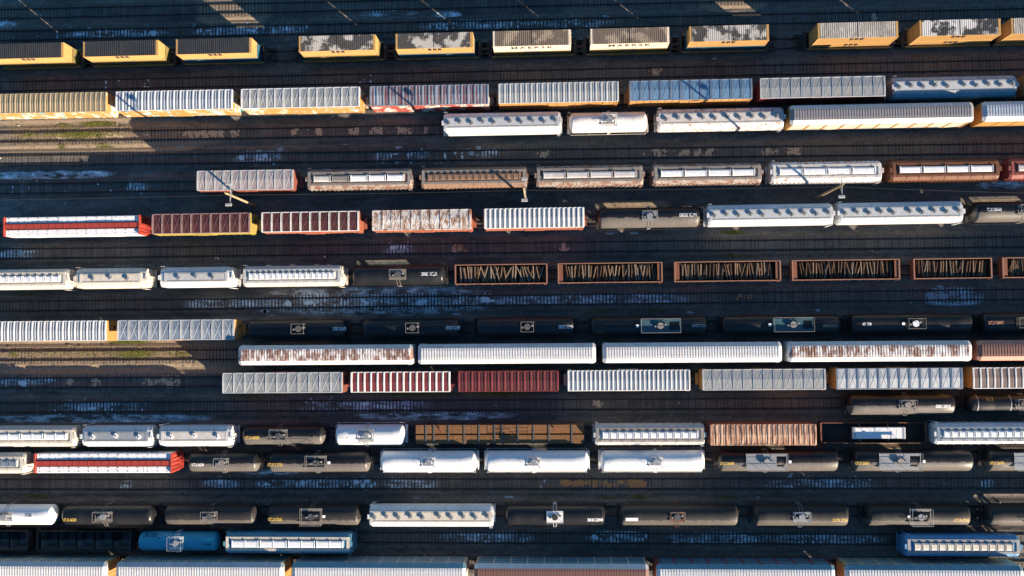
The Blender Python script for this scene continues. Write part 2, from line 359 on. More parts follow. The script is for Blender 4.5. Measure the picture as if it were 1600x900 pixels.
# ------------------------------------------------------------------ car types (local x along the track, z from rail head)
def boxcar(root, L, o):
    Wd, Ht = o.get('w', 3.0), o.get('h', 4.45)
    roof, rib, body = P[o['roof']], P[o.get('rib', 'rib')], P[o['body']]
    h, y = L/2, Wd/2
    b = MB(); b.box(-h, h, -y, y, 1.0, Ht)
    n = int(L/1.05)
    for i in range(n+1):
        x = -h+.12+i*(L-.24)/n
        if abs(x) > 2.1:
            for s in (-1, 1): b.box(x-.05, x+.05, min(s*y, s*(y+.05)), max(s*y, s*(y+.05)), 1.05, Ht-.1)
    for s in (-1, 1):
        for k in range(6):
            z = 1.35+k*.5; b.box(min(s*h, s*(h+.05)), max(s*h, s*(h+.05)), -y+.1, y-.1, z, z+.22)
    b.build('body', body, root)
    for s in (-1, 1):
        d = MB(); d.box(-1.55, 1.55, min(s*(y+.004), s*(y+.09)), max(s*(y+.004), s*(y+.09)), 1.1, Ht-.12)
        for k in range(5): d.box(-1.5, 1.5, min(s*(y+.09), s*(y+.12)), max(s*(y+.09), s*(y+.12)), 1.3+k*.6, 1.38+k*.6)
        d.tube((-.1, s*(y+.14), 1.3), (-.1, s*(y+.14), Ht-.3), .03, 5)
        d.build('door', P[o.get('door', o['body'])], root)
    # roof: two low slopes, seam caps and stiffening pressings
    rz = lambda yy: Ht+.03+.11*(1-abs(yy)/y)
    r = MB()
    r.prism([(-y-.04, Ht+.004), (y+.04, Ht+.004), (y+.04, Ht+.03), (0, Ht+.14), (-y-.04, Ht+.03)], -h-.03, h+.03)
    def bar(x0, y0, x1, y1, w, t, ms=1):
        pts = [(x0, y0), (x1, y1)]
        if y0*y1 < 0:
            f = y0/(y0-y1); pts = [(x0, y0), (x0+(x1-x0)*f, 0), (x1, y1)]
        d = Vector((x1-x0, y1-y0)).normalized(); q = Vector((-d.y, d.x))*w/2
        for (ax, ay), (bx, by) in zip(pts, pts[1:]):
            vs = []
            for (px, py) in ((ax, ay), (bx, by)):
                z = rz(py)
                vs += [(px+q.x, py+q.y, z-.01), (px+q.x*.6, py+q.y*.6, z+t), (px-q.x*.6, py-q.y*.6, z+t), (px-q.x, py-q.y, z-.01)]
            r.add(vs, [(0, 4, 5, 1)[::-1], (1, 5, 6, 2)[::-1], (2, 6, 7, 3)[::-1], (0, 1, 2, 3)[::-1], (4, 5, 6, 7)], ms)
    st, n = o.get('style', 'rib'), o.get('n', 18)
    yy = y-.02
    if st == 'rib':
        for i in range(n+1):
            x = -h+.1+i*(L-.2)/n; bar(x, -yy, x, yy, o.get('rw', .30), .075)
            if i < n and o.get('fine', 1): bar(x+(L-.2)/n*.5, -yy+.1, x+(L-.2)/n*.5, yy-.1, .10, .03)
    else:
        for i in range(n+1):
            x = -h+.1+i*(L-.2)/n; bar(x-.09, -yy, x-.09, yy, .13, .07); bar(x+.09, -yy, x+.09, yy, .07, .05)
            if i < n:
                a, c = x+.28, x+(L-.2)/n-.28
                bar(a, -yy+.15, c, yy-.15, .075, .028, 2)
                if st == 'x' and not (n*.36 < i < n*.68): bar(c, -yy+.15, a, yy-.15, .075, .026, 2)
                bar(x+.3, -yy+.1, x+.3, yy-.1, .05, .02, 2)
    for s in (-1, 1): bar(-h, s*(y-.01), h, s*(y-.01), .14, .035); bar(s*(h-.06), -yy, s*(h-.06), yy, .16, .06)
    r.build('roof', [roof, rib, P[o.get('xm', o['roof'] if o['roof'] != 'galv' else 'galvw')]], root)
    ladder(root, h-.35, -y-.12, 1.0, Ht-.1, body); ladder(root, -h+.35, y+.12, 1.0, Ht-.1, body)
    u = MB(); u.box(-h-o['ov']+.85, h+o['ov']-.85, -.3, .3, .72, .98); u.box(-h+.3, h-.3, -1.3, 1.3, .9, .996)
    u.build('underframe', P['dark'], root)
    w = link('brake_wheel', BW, root, (h+.08, .5, 2.3))
    for s in (-1, 1):
        e = MB(); e.box(min(s*(h+.06), s*(h+.55)), max(s*(h+.06), s*(h+.55)), -.9, .9, 1.0, 1.06); e.build('end_step', P[o['body']], root)
    gear(root, h, o['ov'])

HOPPROF = lambda w: [(-.9, 1.15), (.9, 1.15), (w-.03, 1.9), (w, 3.55), (w-.1, 3.82), (.98, 4.18), (.62, 4.28), (-.62, 4.28), (-.98, 4.18), (-w+.1, 3.82), (-w, 3.55), (-w+.03, 1.9)]
def hopper(root, L, o):
    body = P[o['body']]; top = P[o.get('top', o['body'])]; lidm = P[o.get('lid', 'lid')]; grm = P[o.get('grate', 'grate')]
    w = 1.56; h = L/2; ins = o.get('ins', .35)
    pr = HOPPROF(w); ends = [(yy*.93, zz-.12 if zz > 3 else zz+.35) for yy, zz in pr]
    b = MB(); n = len(pr)
    b.prism(pr, -h+ins, h-ins, caps=False)
    b.prism(ends, -h, -h+ins, e1=pr); b.prism(pr, h-ins, h, e1=ends)
    k = o.get('ribs', int(L/1.25))
    if o.get('posts', o['kind'] != 'round'):
        for i in range(k+1):
            x = -h+ins+.1+i*(L-2*ins-.2)/k
            for s in (-1, 1):
                b.box(x-.05, x+.05, min(s*(w-.03), s*(w+.09)), max(s*(w-.03), s*(w+.09)), 1.75, 3.66)
    else:
        for s in (-1, 1): b.box(-h+ins, h-ins, min(s*(w-.02), s*(w+.05)), max(s*(w-.02), s*(w+.05)), 3.45, 3.6)
    # roof seams
    k = o.get('seams', 8)
    for i in range(1, k):
        x = -h+ins+i*(L-2*ins)/k
        for s in (-1, 1):
            ys, zs = [.98, w-.1], [4.19, 3.83]
            b.add([(x-.04, s*ys[0], zs[0]), (x+.04, s*ys[0], zs[0]), (x+.04, s*ys[1], zs[1]), (x-.04, s*ys[1], zs[1]),
                   (x-.04, s*ys[0], zs[0]+.05), (x+.04, s*ys[0], zs[0]+.05), (x+.04, s*ys[1], zs[1]+.05), (x-.04, s*ys[1], zs[1]+.05)],
                  [(4, 5, 6, 7), (0, 1, 5, 4), (1, 2, 6, 5), (2, 3, 7, 6), (3, 0, 4, 7)])
    b.build('body', [body], root)
    # running boards round the hatches
    g = MB(); yb, wb, zb = o.get('yb', .60 if o['kind'] == 'round' else .66), (.22 if o['kind'] == 'round' else .40), (4.30 if o['kind'] == 'round' else 4.36); xe = h-ins-.25
    if o['kind'] == 'round': g.box(-xe+.01, xe-.01, -yb+.008, yb-.008, 4.283, 4.306)
    for s in (-1, 1):
        a, c = sorted((s*yb, s*(yb+wb)))
        for q in range(4): g.box(-xe, xe, a+q*wb/4+.012, a+(q+1)*wb/4-.012, zb, zb+.04)
        for i in range(int(L/1.5)):
            x = -xe+.2+i*(2*xe-.4)/(int(L/1.5)-1); g.box(x-.04, x+.04, a, c, 4.14, zb-.003)
    for s in (-1, 1): g.box(min(s*(xe+.01), s*(xe+.45)), max(s*(xe+.01), s*(xe+.45)), -yb-wb, yb+wb, zb-.002, zb+.036)
    g.build('running_board', grm, root)
    # hatches
    if o['kind'] == 'round':
        n = o['n']
        lmesh = MB(); lmesh.tube((0, 0, 4.281), (0, 0, 4.46), .30, 16); lmesh.tube((0, 0, 4.46), (0, 0, 4.52), .36, 18); lmesh.box(-.05, .05, -.42, .42, 4.52, 4.57)
        lmesh.tube((0, 0, 4.55), (0, 0, 4.61), .12, 10, 1)
        dm = lmesh.mesh('hatch', [P[o.get('hm', 'hatch')], P['hatchd']])
        sp = o.get('span', L-2*ins-1.6)
        for i in range(n):
            x = -sp/2+i*sp/(n-1)
            if o.get('gapmid') and i >= n//2: x += .35
            elif o.get('gapmid'): x -= .35
            ho = link('hatch', dm, root, (x, .12 if i % 2 else -.05, 0)); ho.rotation_euler = (0, 0, R.uniform(-.6, .6))
    else:
        n = o['n']; sp = L-2*ins-1.5; gap = o.get('gap', .25); ll = (sp-(n-1)*gap)/n; lw = o.get('lw', .46)
        cm = MB(); cm.box(-sp/2-.1, sp/2+.1, -lw-.06, lw+.06, 4.281, 4.40); cm.build('coaming', [body], root)
        for i in range(n):
            x = -sp/2+i*(ll+gap)
            lm = MB()
            lm.prism([(-lw, 4.405), (lw, 4.405), (lw, 4.50), (lw*.6, 4.56), (-lw*.6, 4.56), (-lw, 4.50)], x, x+ll)
            q = max(1, int(ll/1.7))
            for j in range(q+1): 
                xx = x+.06+j*(ll-.12)/q; lm.box(xx-.04, xx+.04, -lw-.05, lw+.05, 4.50, 4.60)
            lm.build('hatch_cover', [P[o['lids'][i % len(o['lids'])]] if 'lids' in o else lidm], root)
    # discharge bays, end platforms
    for i in range(3):
        x = (i-1)*L/3.9; bb = MB()
        t = L/8.2
        bb.add([(x-t, -.9, 1.148), (x+t, -.9, 1.148), (x+t, .9, 1.148), (x-t, .9, 1.148), (x-.4, -.5, .4), (x+.4, -.5, .4), (x+.4, .5, .4), (x-.4, .5, .4)],
               [(0, 1, 5, 4), (1, 2, 6, 5), (2, 3, 7, 6), (3, 0, 4, 7), (4, 5, 6, 7)]); bb.build('discharge_bay', [body], root)
    ex = o['ov']-.7
    for s in (-1, 1):
        e = MB(); x0, x1 = h+.02, h+max(ex, .25)
        a, c = sorted((s*x0, s*x1))
        e.box(a, c, -1.35, 1.35, 1.0, 1.12)
        end_rails(e, s*(x1-.06), -1.3, 1.3, 1.1, 2.2, 4)
        if o.get('crank', 1):
            for yy in (-.9, -.3, .3, .9): e.tube((s*(h+.05), yy, 1.1), (s*(h+.12), yy*.8, 3.6), .05, 5)
        e.box(min(s*(h-.1), s*(h+min(.45, ex))), max(s*(h-.1), s*(h+min(.45, ex))), -.35, .35, 4.3, 4.36)
        e.build('end_platform', [body], root)
        ladder(root, s*(h-.3), -s*(w+.16), 1.0, 4.2, body)
    u = MB(); u.box(-h-o['ov']+.85, h+o['ov']-.85, -.3, .3, .72, .97); u.build('underframe', P['dark'], root)
    gear(root, h, o['ov'], h-1.5)

def shell_text(root, s, x, ang, h, m, r, zc, flip=False, name='lettering', space=1.0):
    vs, fs = text_mesh(s, h, space); k = -1 if flip else 1
    out = []
    for (a, b, _) in vs:
        a *= .56; t = rad(ang)-k*b/(r+.012)          # angle from the top towards the south flank
        out.append((x+k*a, -(r+.012)*math.sin(t), zc+(r+.012)*math.cos(t)))
    MB().add(out, fs).build(name, P[m], root)

def tank(root, L, o):
    r = o.get('r', 1.5); zc = 1.05+r; h = L/2; m = P[o['m']]; hd = o.get('hd', .62)
    prof = [(-h+hd-hd*math.cos(t), r*math.sin(t)) for t in [rad(a) for a in (4, 15, 28, 42, 58, 74)]]
    prof += [(-h+hd+i*(L-2*hd)/8, r) for i in range(9)]
    prof += [(-x, rr) for x, rr in prof[:6][::-1]]
    b = MB(); b.lathe(prof, zc, 44)
    sh = b.build('tank_shell', m, root, smooth=True)
    if o.get('bands'):
        for bx in o['bands']:
            q = MB(); q.lathe([(bx-.06, r), (bx-.06, r+.03), (bx+.06, r+.03), (bx+.06, r)], zc, 44); q.build('band', P['grate'], root)
    # manway, valves, platform
    pc, pl = o.get('pc', 0.0), o.get('pl', 2.2); zt = zc+r
    fm = P[o.get('fm', 'gratd')]
    d = MB(); d.tube((pc-.0, 0, zt-.1), (pc, 0, zt+.42), .42, 18); d.tube((pc, 0, zt+.42), (pc, 0, zt+.5), .48, 18); d.build('manway', P[o.get('mm', R.choice(('hatch', 'hatchd', 'gratd')))], root)
    v = MB()
    for dx, dy in ((.75, .15), (-.72, -.1)):
        if abs(dx) < pl/2-.1: v.tube((pc+dx, dy, zt-.1), (pc+dx, dy, zt+.38), .14, 10); v.tube((pc+dx-.12, dy+.1, zt+.25), (pc+dx+.2, dy+.1, zt+.3), .05, 6)
    if v.v: v.build('valve', P[o.get('vm', 'hatch')], root)
    x0, x1 = pc-pl/2, pc+pl/2; py = o.get('pw', .75)
    g = MB()
    if o.get('solid'):
        g.box(x0, x1, -py, py, zt+.08, zt+.13)
    else:
        for s in (-1, 1):
            for q in range(3):
                a, c = sorted((s*(py-.42+q*.14), s*(py-.42+q*.14+.11))); g.box(x0, x1, a, c, zt+.05, zt+.09)
        for xx in (x0, x1-.1): g.box(xx, xx+.1, -py, py, zt+.092, zt+.12)
        if pl > 4:
            for q in range(int((pl-1.6)/.14)): g.box(x0+.15+q*.14, x0+.26+q*.14, -py+.43, py-.43, zt+.05, zt+.09)
    for s in (-1, 1):
        for xx in (x0+.2, x1-.2): g.tube((xx, s*py*.95, zt+.06), (xx, s*(py*.78), zt-.30), .04, 5)
    g.build('platform', fm, root)
    rl = MB(); zr = zt+1.0
    np_ = max(2, int(pl/1.6)+1)
    for s in (-1, 1):
        for i in range(np_):
            xx = x0+.05+i*(pl-.1)/(np_-1); rl.tube((xx, s*py, zt+.06), (xx, s*py, zr), .025, 5)
        for z in (zr, zt+.55): rl.tube((x0+.05, s*py, z), (x1-.05, s*py, z), .025, 5)
    for xx in (x0+.05, x1-.05): rl.tube((xx, -py, zr), (xx, py, zr), .025, 5)
    rl.build('railing', P[o.get('rm', R.choice(('grate', 'gratd', 'gratd')))], root)
    for s in (-1, 1):
        lb = MB()
        for dx in (-.22, .22):
            pts = [(pc+dx, s*(py), zt+.05), (pc+dx, s*(r+.12), zc+.5), (pc+dx, s*(r+.12), 1.05)]
            for p_, q_ in zip(pts, pts[1:]): lb.tube(p_, q_, .03, 5)
        for i in range(8):
            z = 1.2+i*.3; lb.tube((pc-.22, s*(r+.12), z), (pc+.22, s*(r+.12), z), .02, 5)
        lb.build('ladder', fm, root)
    # stub sills with end platforms and hand rails
    ex = max(o['ov']-.75, .2)
    for s in (-1, 1):
        e = MB(); a, c = sorted((s*(h-1.1), s*(h+ex)))
        e.box(a, c, -.35, .35, .75, 1.1); a, c = sorted((s*(h+ex-.45), s*(h+ex)))
        e.box(a, c, -1.42, 1.42, 1.0, 1.12)
        end_rails(e, s*(h+ex-.05), -1.4, 1.4, 1.1, 2.15, 4)
        e.build('end_platform', P[o.get('em', 'dark')], root)
    k = MB()
    for s in (-1, 1):
        k.tube((-h+.2, s*(r+.22), 2.0), (h-.2, s*(r+.22), 2.0), .028, 5)
        n = int(L/2.6)
        for i in range(n+1):
            x = -h+.3+i*(L-.6)/n; k.tube((x, s*(r+.22), 2.0), (x, s*(r*.62), 1.45), .028, 5); k.tube((x, s*(r+.22), 2.02), (x, s*(r+.22), 2.08), .05, 5)
    k.build('handrail', P[o.get('em', 'dark')], root)
    u = MB()
    for s in (-1, 1):
        x = s*(h-1.9); u.prism([(-1.2, 1.0), (1.2, 1.0), (1.05, 1.6), (0, 1.25), (-1.05, 1.6)], x-.35, x+.35)
    u.build('saddle', P['dark'], root)
    if 'text' in o:
        for (s, tx, ang, hh, tm, fl) in o['text']: shell_text(root, s, tx, ang, hh, tm, r, zc, fl)
    if 'dot' in o:
        q = MB(); q.box(o['dot']-.2, o['dot']+.2, -.2, .2, zt-.01, zt+.10); q.build('placard', P['wlt'], root)
    if 'plate' in o:
        px, ang, pw, ph = o['plate']; vs = []
        for i in range(5):
            t = rad(ang)+(i/4-.5)*ph/r
            for xx in (px-pw/2, px+pw/2): vs.append((xx, -(r+.012)*math.sin(t), zc+(r+.012)*math.cos(t)))
        MB().add(vs, [(2*i, 2*i+1, 2*i+3, 2*i+2)[::-1] for i in range(4)]).build('label_plate', P['wlt'], root)
    gear(root, h, o['ov'], h-1.9)

def carrier(root, L, o):
    h = L/2; roof, sh, side, post = P[o['roof']], P[o.get('sh', 'shw')], P[o['side']], P[o.get('post', o['side'])]
    r = MB()
    full = [(-1.5, 5.00), (1.5, 5.00), (1.47, 5.06), (.88, 5.56), (.5, 5.60), (-.5, 5.60), (-.88, 5.56), (-1.47, 5.06)]
    end = [(-1.3, 4.96), (1.3, 4.96), (1.22, 4.98), (.8, 5.26), (.5, 5.30), (-.5, 5.30), (-.8, 5.26), (-1.22, 4.98)]
    def sec(x0, x1, a, b_):
        n = 8; o_ = len(r.v)
        r.v += [(x0, y, z) for y, z in a]+[(x1, y, z) for y, z in b_]
        for i in range(n):
            r.f.append([o_+j for j in (i, (i+1) % n, n+(i+1) % n, n+i)]); r.mi.append(1 if i in (1, 2, 6, 7) else 0)
    sec(-h+.45, h-.45, full, full); sec(-h, -h+.45, end, full); sec(h-.45, h, full, end)
    r.add([(-h, y, z) for y, z in end], [tuple(range(8))]); r.add([(h, y, z) for y, z in end], [tuple(range(8))[::-1]])
    n = int(L/.42)
    for i in range(n+1):
        x = -h+.6+i*(L-1.2)/n
        r.box(x-.06, x+.06, -.5, .5, 5.601, 5.64)
        for s in (-1, 1):
            r.add([(x-.06, s*.5, 5.601), (x+.06, s*.5, 5.601), (x+.06, s*.88, 5.563), (x-.06, s*.88, 5.563), (x-.06, s*.5, 5.635), (x+.06, s*.5, 5.635), (x+.06, s*.88, 5.60), (x-.06, s*.88, 5.60)],
                  [(4, 5, 6, 7), (0, 1, 5, 4), (1, 2, 6, 5), (2, 3, 7, 6), (3, 0, 4, 7)])
    r.build('roof', [roof, sh], root)
    for s in (-1, 1):
        b = MB(); y0, y1 = sorted((s*1.40, s*1.44)); b.box(-h+.3, h-.3, y0, y1, 1.0, 4.994, 0)
        n = 10; y0, y1 = sorted((s*1.39, s*1.50))
        for i in range(n+1):
            x = -h+.35+i*(L-.7)/n; b.box(x-.12, x+.12, y0, y1, .95, 4.996, 1)
        for z in (1.0, 2.4, 3.8): b.box(-h+.32, h-.32, min(s*1.441, s*1.47), max(s*1.441, s*1.47), z, z+.14, 1)
        b.build('side_panel', [P[o.get('panel', 'panel')], post], root)
        d = MB(); a, c = sorted((s*(h-.28), s*(h-.08))); d.prism([(-1.42, 1.0), (1.42, 1.0), (1.42, 4.94), (-1.42, 4.94)], a, c)
        for yy in (-1.2, -.6, .0, .6, 1.2):
            a, c = sorted((s*(h-.08), s*(h-.03))); d.box(a, c, yy-.06, yy+.06, 1.1, 4.9)
        d.build('end_door', side, root)
        ladder(root, s*(h-.6), -s*1.56, 1.0, 5.0, post)
    u = MB(); u.box(-h-o['ov']+.85, h+o['ov']-.85, -1.35, 1.35, .78, .94); u.build('underframe', P['dark'], root)
    gear(root, h, o['ov'], h-2.6)

def container(root, o, lower=False):
    L, w, ht = 11.9, 1.19, 2.6; h = L/2; m = P[o['m']]
    b = MB()
    for s in (-1, 1):                        # corrugated long sides
        n = 44; pts = []
        for i in range(n):
            x0 = -h+.2+i*(L-.4)/n; d = (L-.4)/n
            pts += [(x0, w-.02), (x0+d*.35, w-.02), (x0+d*.5, w-.055), (x0+d*.85, w-.055)]
        pts.append((h-.2, w-.02)); vs = []
        for x, y in pts: vs += [(x, s*y, .12), (x, s*y, ht-.1)]
        fs = [(2*i, 2*i+2, 2*i+3, 2*i+1) if s < 0 else (2*i, 2*i+1, 2*i+3, 2*i+2) for i in range(len(pts)-1)]
        b.add(vs, fs)
        a, c = sorted((s*(w-.1), s*w)); b.box(-h+.18, h-.18, a, c, 0, .118); b.box(-h+.18, h-.18, a, c, ht-.098, ht-.004)
        for t in (-1, 1):
            x0, x1 = sorted((t*(h-.18), t*h)); b.box(x0, x1, a, c, 0, ht-.002)
            yy0, yy1 = sorted((s*(w-.18), s*(w-.1))); b.box(x0, x1, yy0, yy1, 0, ht-.004)
    b.box(-h+.02, -h+.06, -w+.18, w-.18, .05, ht-.05); b.box(-h+.1, h-.1, -w+.1, w-.1, .05, .12)
    for i in range(9): b.box(-h, -h+.02, -w+.2+i*.25, -w+.3+i*.25, .1, ht-.1)
    b.build('body', m, root)
    r = MB(); e = o.get('strip', .38); zr = ht+.032
    n = 36
    for i in range(n):
        x0 = -h+e+i*(L-2*e)/n; d = (L-2*e)/n
        r.add([(x0, -w+.004, zr), (x0+d*.4, -w+.004, zr), (x0+d*.5, -w+.004, zr-.03), (x0+d*.9, -w+.004, zr-.03), (x0+d, -w+.004, zr),
               (x0, w-.004, zr), (x0+d*.4, w-.004, zr), (x0+d*.5, w-.004, zr-.03), (x0+d*.9, w-.004, zr-.03), (x0+d, w-.004, zr)],
              [(k, k+1, k+6, k+5) for k in range(4)])
    for s in (-1, 1):
        a, c = sorted((s*(h-e), s*(h-.02))); r.box(a, c, -w+.103, w-.103, ht-.1, ht-.006, 1)
    r.box(-.05, .05, -w+.11, w-.11, zr-.02, zr+.02, 2)
    r.box(-h+e, h-e, -w+.002, w-.002, ht-.003, ht+.0015)
    r.build('roof', [P[o['roof']], m, P['dark']], root)
    for s in (-1, 1):
        d = MB(); a, c = sorted((s*.02, s*(w-.1)))
        d.box(h-.08, h-.02, a, c, .06, ht-.06)
        for k in range(2): 
            y = s*(.3+k*.5); d.tube((h+.01, y, .1), (h+.01, y, ht-.1), .025, 5)
        d.build('door', m, root)
    if o.get('logo'):
        q = MB()
        for k in (-.75, 0, .75):
            q.box(k-.26, k+.26, -w-.004, -w+.03, 1.95, 2.3); q.tube((k-.2, -w-.01, 1.6), (k+.2, -w-.01, 2.3), .07, 5); q.tube((k+.2, -w-.01, 1.6), (k-.2, -w-.01, 2.3), .07, 5)
        q.build('emblem', P['dlt'], root)
    if o.get('text'):
        s, x, hh = o['text']; vs, fs = text_mesh(s, hh, 1.35)
        MB().add([(x+a*1.05, -w-.006, 1.62+bb) for a, bb, _ in vs], fs).build('lettering', P['dlt'], root)

def well_car(root, L, o):
    h = L/2
    for s in (-1, 1):
        b = MB(); a, c = sorted((s*1.27, s*1.42)); b.box(-h, h, a, c, .38, 1.15)
        a, c = sorted((s*1.25, s*1.5)); b.box(-h, h, a, c, 1.152, 1.22)
        for i in range(9): x = -h+.4+i*(L-.8)/8; a, c = sorted((s*1.422, s*1.49)); b.box(x-.05, x+.05, a, c, .4, 1.148)
        b.build('side_sill', P['co'], root)
        e = MB(); a, c = sorted((s*h, s*(h+o['ov']-.6))); e.box(a, c, -.5, .5, .9, 1.1)
        a, c = sorted((s*h, s*(h+.5))); e.box(a, c, -1.4, 1.4, .95, 1.102)
        end_rails(e, s*(h+o['ov']-.75), -.9, .9, 1.0, 1.9, 3)
        e.build('end_deck', P['dark'], root)
    f = MB(); f.box(-h, h, -1.26, 1.26, .30, .36); f.build('floor', P['dark'], root)
    gear(root, h, o['ov'], h+o['ov']*.5)

def gondola(root, L, o):
    h, w, zt = L/2, 1.5, o.get('zt', 2.45); m = P[o.get('m', 'gon')]; rm = P[o.get('rim', 'rim')]; iw = P['gonin']
    for s in (-1, 1):
        b = MB(); a, c = sorted((s*(w-.06), s*w)); b.box(-h, h, a, c, .95, zt, 0)
        a, c = sorted((s*(w-.075), s*(w-.062))); b.box(-h+.08, h-.08, a, c, 1.0, zt-.02, 2)
        a, c = sorted((s*(w-.08), s*(w+.03))); b.box(-h-.02, h+.02, a, c, zt+.002, zt+.10, 1)
        n = int(L/1.4)
        for i in range(n+1):
            x = -h+.15+i*(L-.3)/n; a, c = sorted((s*(w+.002), s*(w+.09))); b.box(x-.08, x+.08, a, c, 1.0, zt-.02, 0)
        b.build('side_wall', [m, rm, iw], root)
        b = MB(); a, c = sorted((s*(h-.06), s*h)); b.box(a, c, -w+.07, w-.07, .95, zt, 0)
        a, c = sorted((s*(h-.16), s*(h+.04))); b.box(a, c, -w+.082, w-.082, zt+.001, zt+.095, 1)
        if o.get('cap'): a, c = sorted((s*(h-.75), s*(h-.165))); b.box(a, c, -w+.16, w-.16, zt-.10, zt-.02, 0)
        for z in (1.3, 1.8): a, c = sorted((s*(h+.002), s*(h+.06))); b.box(a, c, -1.3, 1.3, z, z+.15, 0)
        b.build('end_wall', [m, rm], root)
    b = MB(); b.box(-h+.06, h-.06, -w+.06, w-.06, .9, 1.0); b.build('floor', iw, root)
    if o.get('bars'):
        for x in o['bars']:
            b = MB(); b.box(x-.07, x+.07, -w+.16, w-.16, zt-.12, zt-.01); b.build('cross_beam', P[o.get('barm', 'rim')], root)
    if o.get('bays'):
        n = o['bays']; d = (L-.4)/n
        for i in range(n):
            x = -h+.2+i*d; b = MB()
            b.add([(x+.1, -w+.1, 2.3), (x+d-.1, -w+.1, 2.3), (x+d-.1, w-.1, 2.3), (x+.1, w-.1, 2.3), (x+d*.3, -.9, 1.1), (x+d*.7, -.9, 1.1), (x+d*.7, .9, 1.1), (x+d*.3, .9, 1.1)],
                  [(0, 4, 5, 1)[::-1], (1, 5, 6, 2)[::-1], (2, 6, 7, 3)[::-1], (3, 7, 4, 0)[::-1], (4, 7, 6, 5)[::-1]])
            b.build('discharge_bay', P['gry'], root)
    u = MB(); u.box(-h-o['ov']+.85, h+o['ov']-.85, -.3, .3, .65, .89); u.build('underframe', P['dark'], root)
    ladder(root, h-.3, -w-.14, .8, zt, m); ladder(root, -h+.3, w+.14, .8, zt, m)
    gear(root, h, o['ov'])

def flatcar(root, L, o):
    h = L/2
    b = MB(); n = int(L/.24)
    for i in range(n):
        x = -h+i*L/n; q = R.uniform(-.03, .03)
        for s in (-1, 1): a, c = sorted((s*.17, s*(1.36+R.uniform(-.03, .05)))); b.box(x+.008, x+L/n-.008, a, c, 1.02, 1.10+R.uniform(0, .012))
    b.build('deck', P['deck'], root)
    u = MB(); u.box(-h, h, -.165, .165, .75, 1.085)
    for s in (-1, 1): a, c = sorted((s*1.25, s*1.38)); u.box(-h, h, a, c, .7, 1.018)
    u.build('underframe', P['dark'], root)
    zt = o['zt']
    for x in o['bars']:
        q = MB()
        for s in (-1, 1): a, c = sorted((s*1.43, s*1.47)); q.box(x-.11, x+.11, a, c, 1.0, zt+.06)
        q.box(x-.11, x+.11, -1.428, 1.428, zt+.012, zt+.06); q.build('tie_down_strap', P['hatchd'], root)
    gear(root, h, o['ov'], h-2.4)

def plank_load(loc, rz, L, s, zt, label, grp):
    t = thing('timber_load', label, 'timber', loc, rz, grp)
    b = MB(); n = 9; d = L/n
    for i in range(n):
        x0, x1 = -L/2+i*d+.02, -L/2+(i+1)*d-.02
        for j in range(6):
            y0 = .12+j*.215; a, c = sorted((s*y0, s*(y0+.205))); b.box(x0+R.uniform(-.015, .015), x1+R.uniform(-.015, .015), a, c, 1.125, zt-R.uniform(0, .035))
    b.build('planks', P['deck'], t)
    return t

def centerbeam(root, L, o):
    h = L/2; m = P['beam']
    u = MB(); u.box(-h, h, -1.45, 1.45, .9, 1.1); u.box(-h-o['ov']+.85, h+o['ov']-.85, -.3, .3, .7, .898); u.build('deck', m, root)
    c = MB(); c.box(-h+.5, h-.5, -.36, .36, 4.08, 4.20); c.box(-h+.5, h-.5, -.05, .05, 1.1, 4.08)
    n = 18
    for i in range(n+1):
        x = -h+.55+i*(L-1.1)/n
        c.add([(x-.06, -.37, 4.24), (x+.06, -.37, 4.24), (x+.06, .37, 4.24), (x-.06, .37, 4.24), (x-.06, -.1, 1.1), (x+.06, -.1, 1.1), (x+.06, .1, 1.1), (x-.06, .1, 1.1)],
              [(0, 1, 2, 3), (0, 4, 5, 1), (1, 5, 6, 2), (2, 6, 7, 3), (3, 7, 4, 0)])
    c.build('center_beam', m, root)
    for s in (-1, 1):
        e = MB(); a, b_ = sorted((s*(h-.42), s*(h-.22))); e.box(a, b_, -1.5, 1.5, 1.1, 4.3)
        for y in (-1.2, -.6, 0, .6, 1.2): a, b_ = sorted((s*(h-.22), s*(h-.1))); e.box(a, b_, y-.07, y+.07, 1.1, 4.1)
        e.build('bulkhead', m, root)
        k = MB(); ex = max(o['ov']-.8, .3); a, b_ = sorted((s*h, s*(h+ex))); k.box(a, b_, -1.2, 1.2, .95, 1.1)
        for y in (-1.1, -.4, .4, 1.1): k.tube((s*(h+ex*.9), y, 1.1), (s*(h+ex*.9), y, 2.4), .05, 5)
        k.tube((s*(h+ex*.9), -1.1, 2.4), (s*(h+ex*.9), 1.1, 2.4), .05, 5); k.tube((s*(h+ex*.9), -1.1, 1.8), (s*(h+ex*.9), 1.1, 1.8), .05, 5)
        k.build('end_platform', m, root)
        ladder(root, s*(h+.05), -1.0, 1.1, 4.1, m, 'y')
    gear(root, h, o['ov'])

def lumber(loc, rz, L, s, label, grp):
    """one long wrapped run of lumber packs on one side of the beam"""
    t = thing('lumber_stack', label, 'lumber', loc, rz, grp)
    b = MB(); n = 5; h = L/2; d = L/n
    for i in range(n):
        x0, x1 = -h+i*d+.03, -h+(i+1)*d-.03; q = R.uniform(-.03, .03)
        for z0, z1 in ((1.12, 2.55), (2.57, 4.0+q)):
            y0, y1 = sorted((s*.47, s*1.5)); c = .10
            b.prism([(y0, z0), (y1, z0), (y1, z1-c), (y1-c, z1), (y0+c, z1), (y0, z1-c)], x0, x1)
    b.build('wrapping', P['wrap'], t)
    k = MB(); m = int(L/1.45)
    for i in range(m):
        x = -h+.5+i*(L-1)/(m-1)
        for yy in (s*.72, s*1.25): k.box(x-.05, x+.05, yy-.05, yy+.05, 3.99, 4.045)
    k.build('strap_mark', P['dlt'], t)

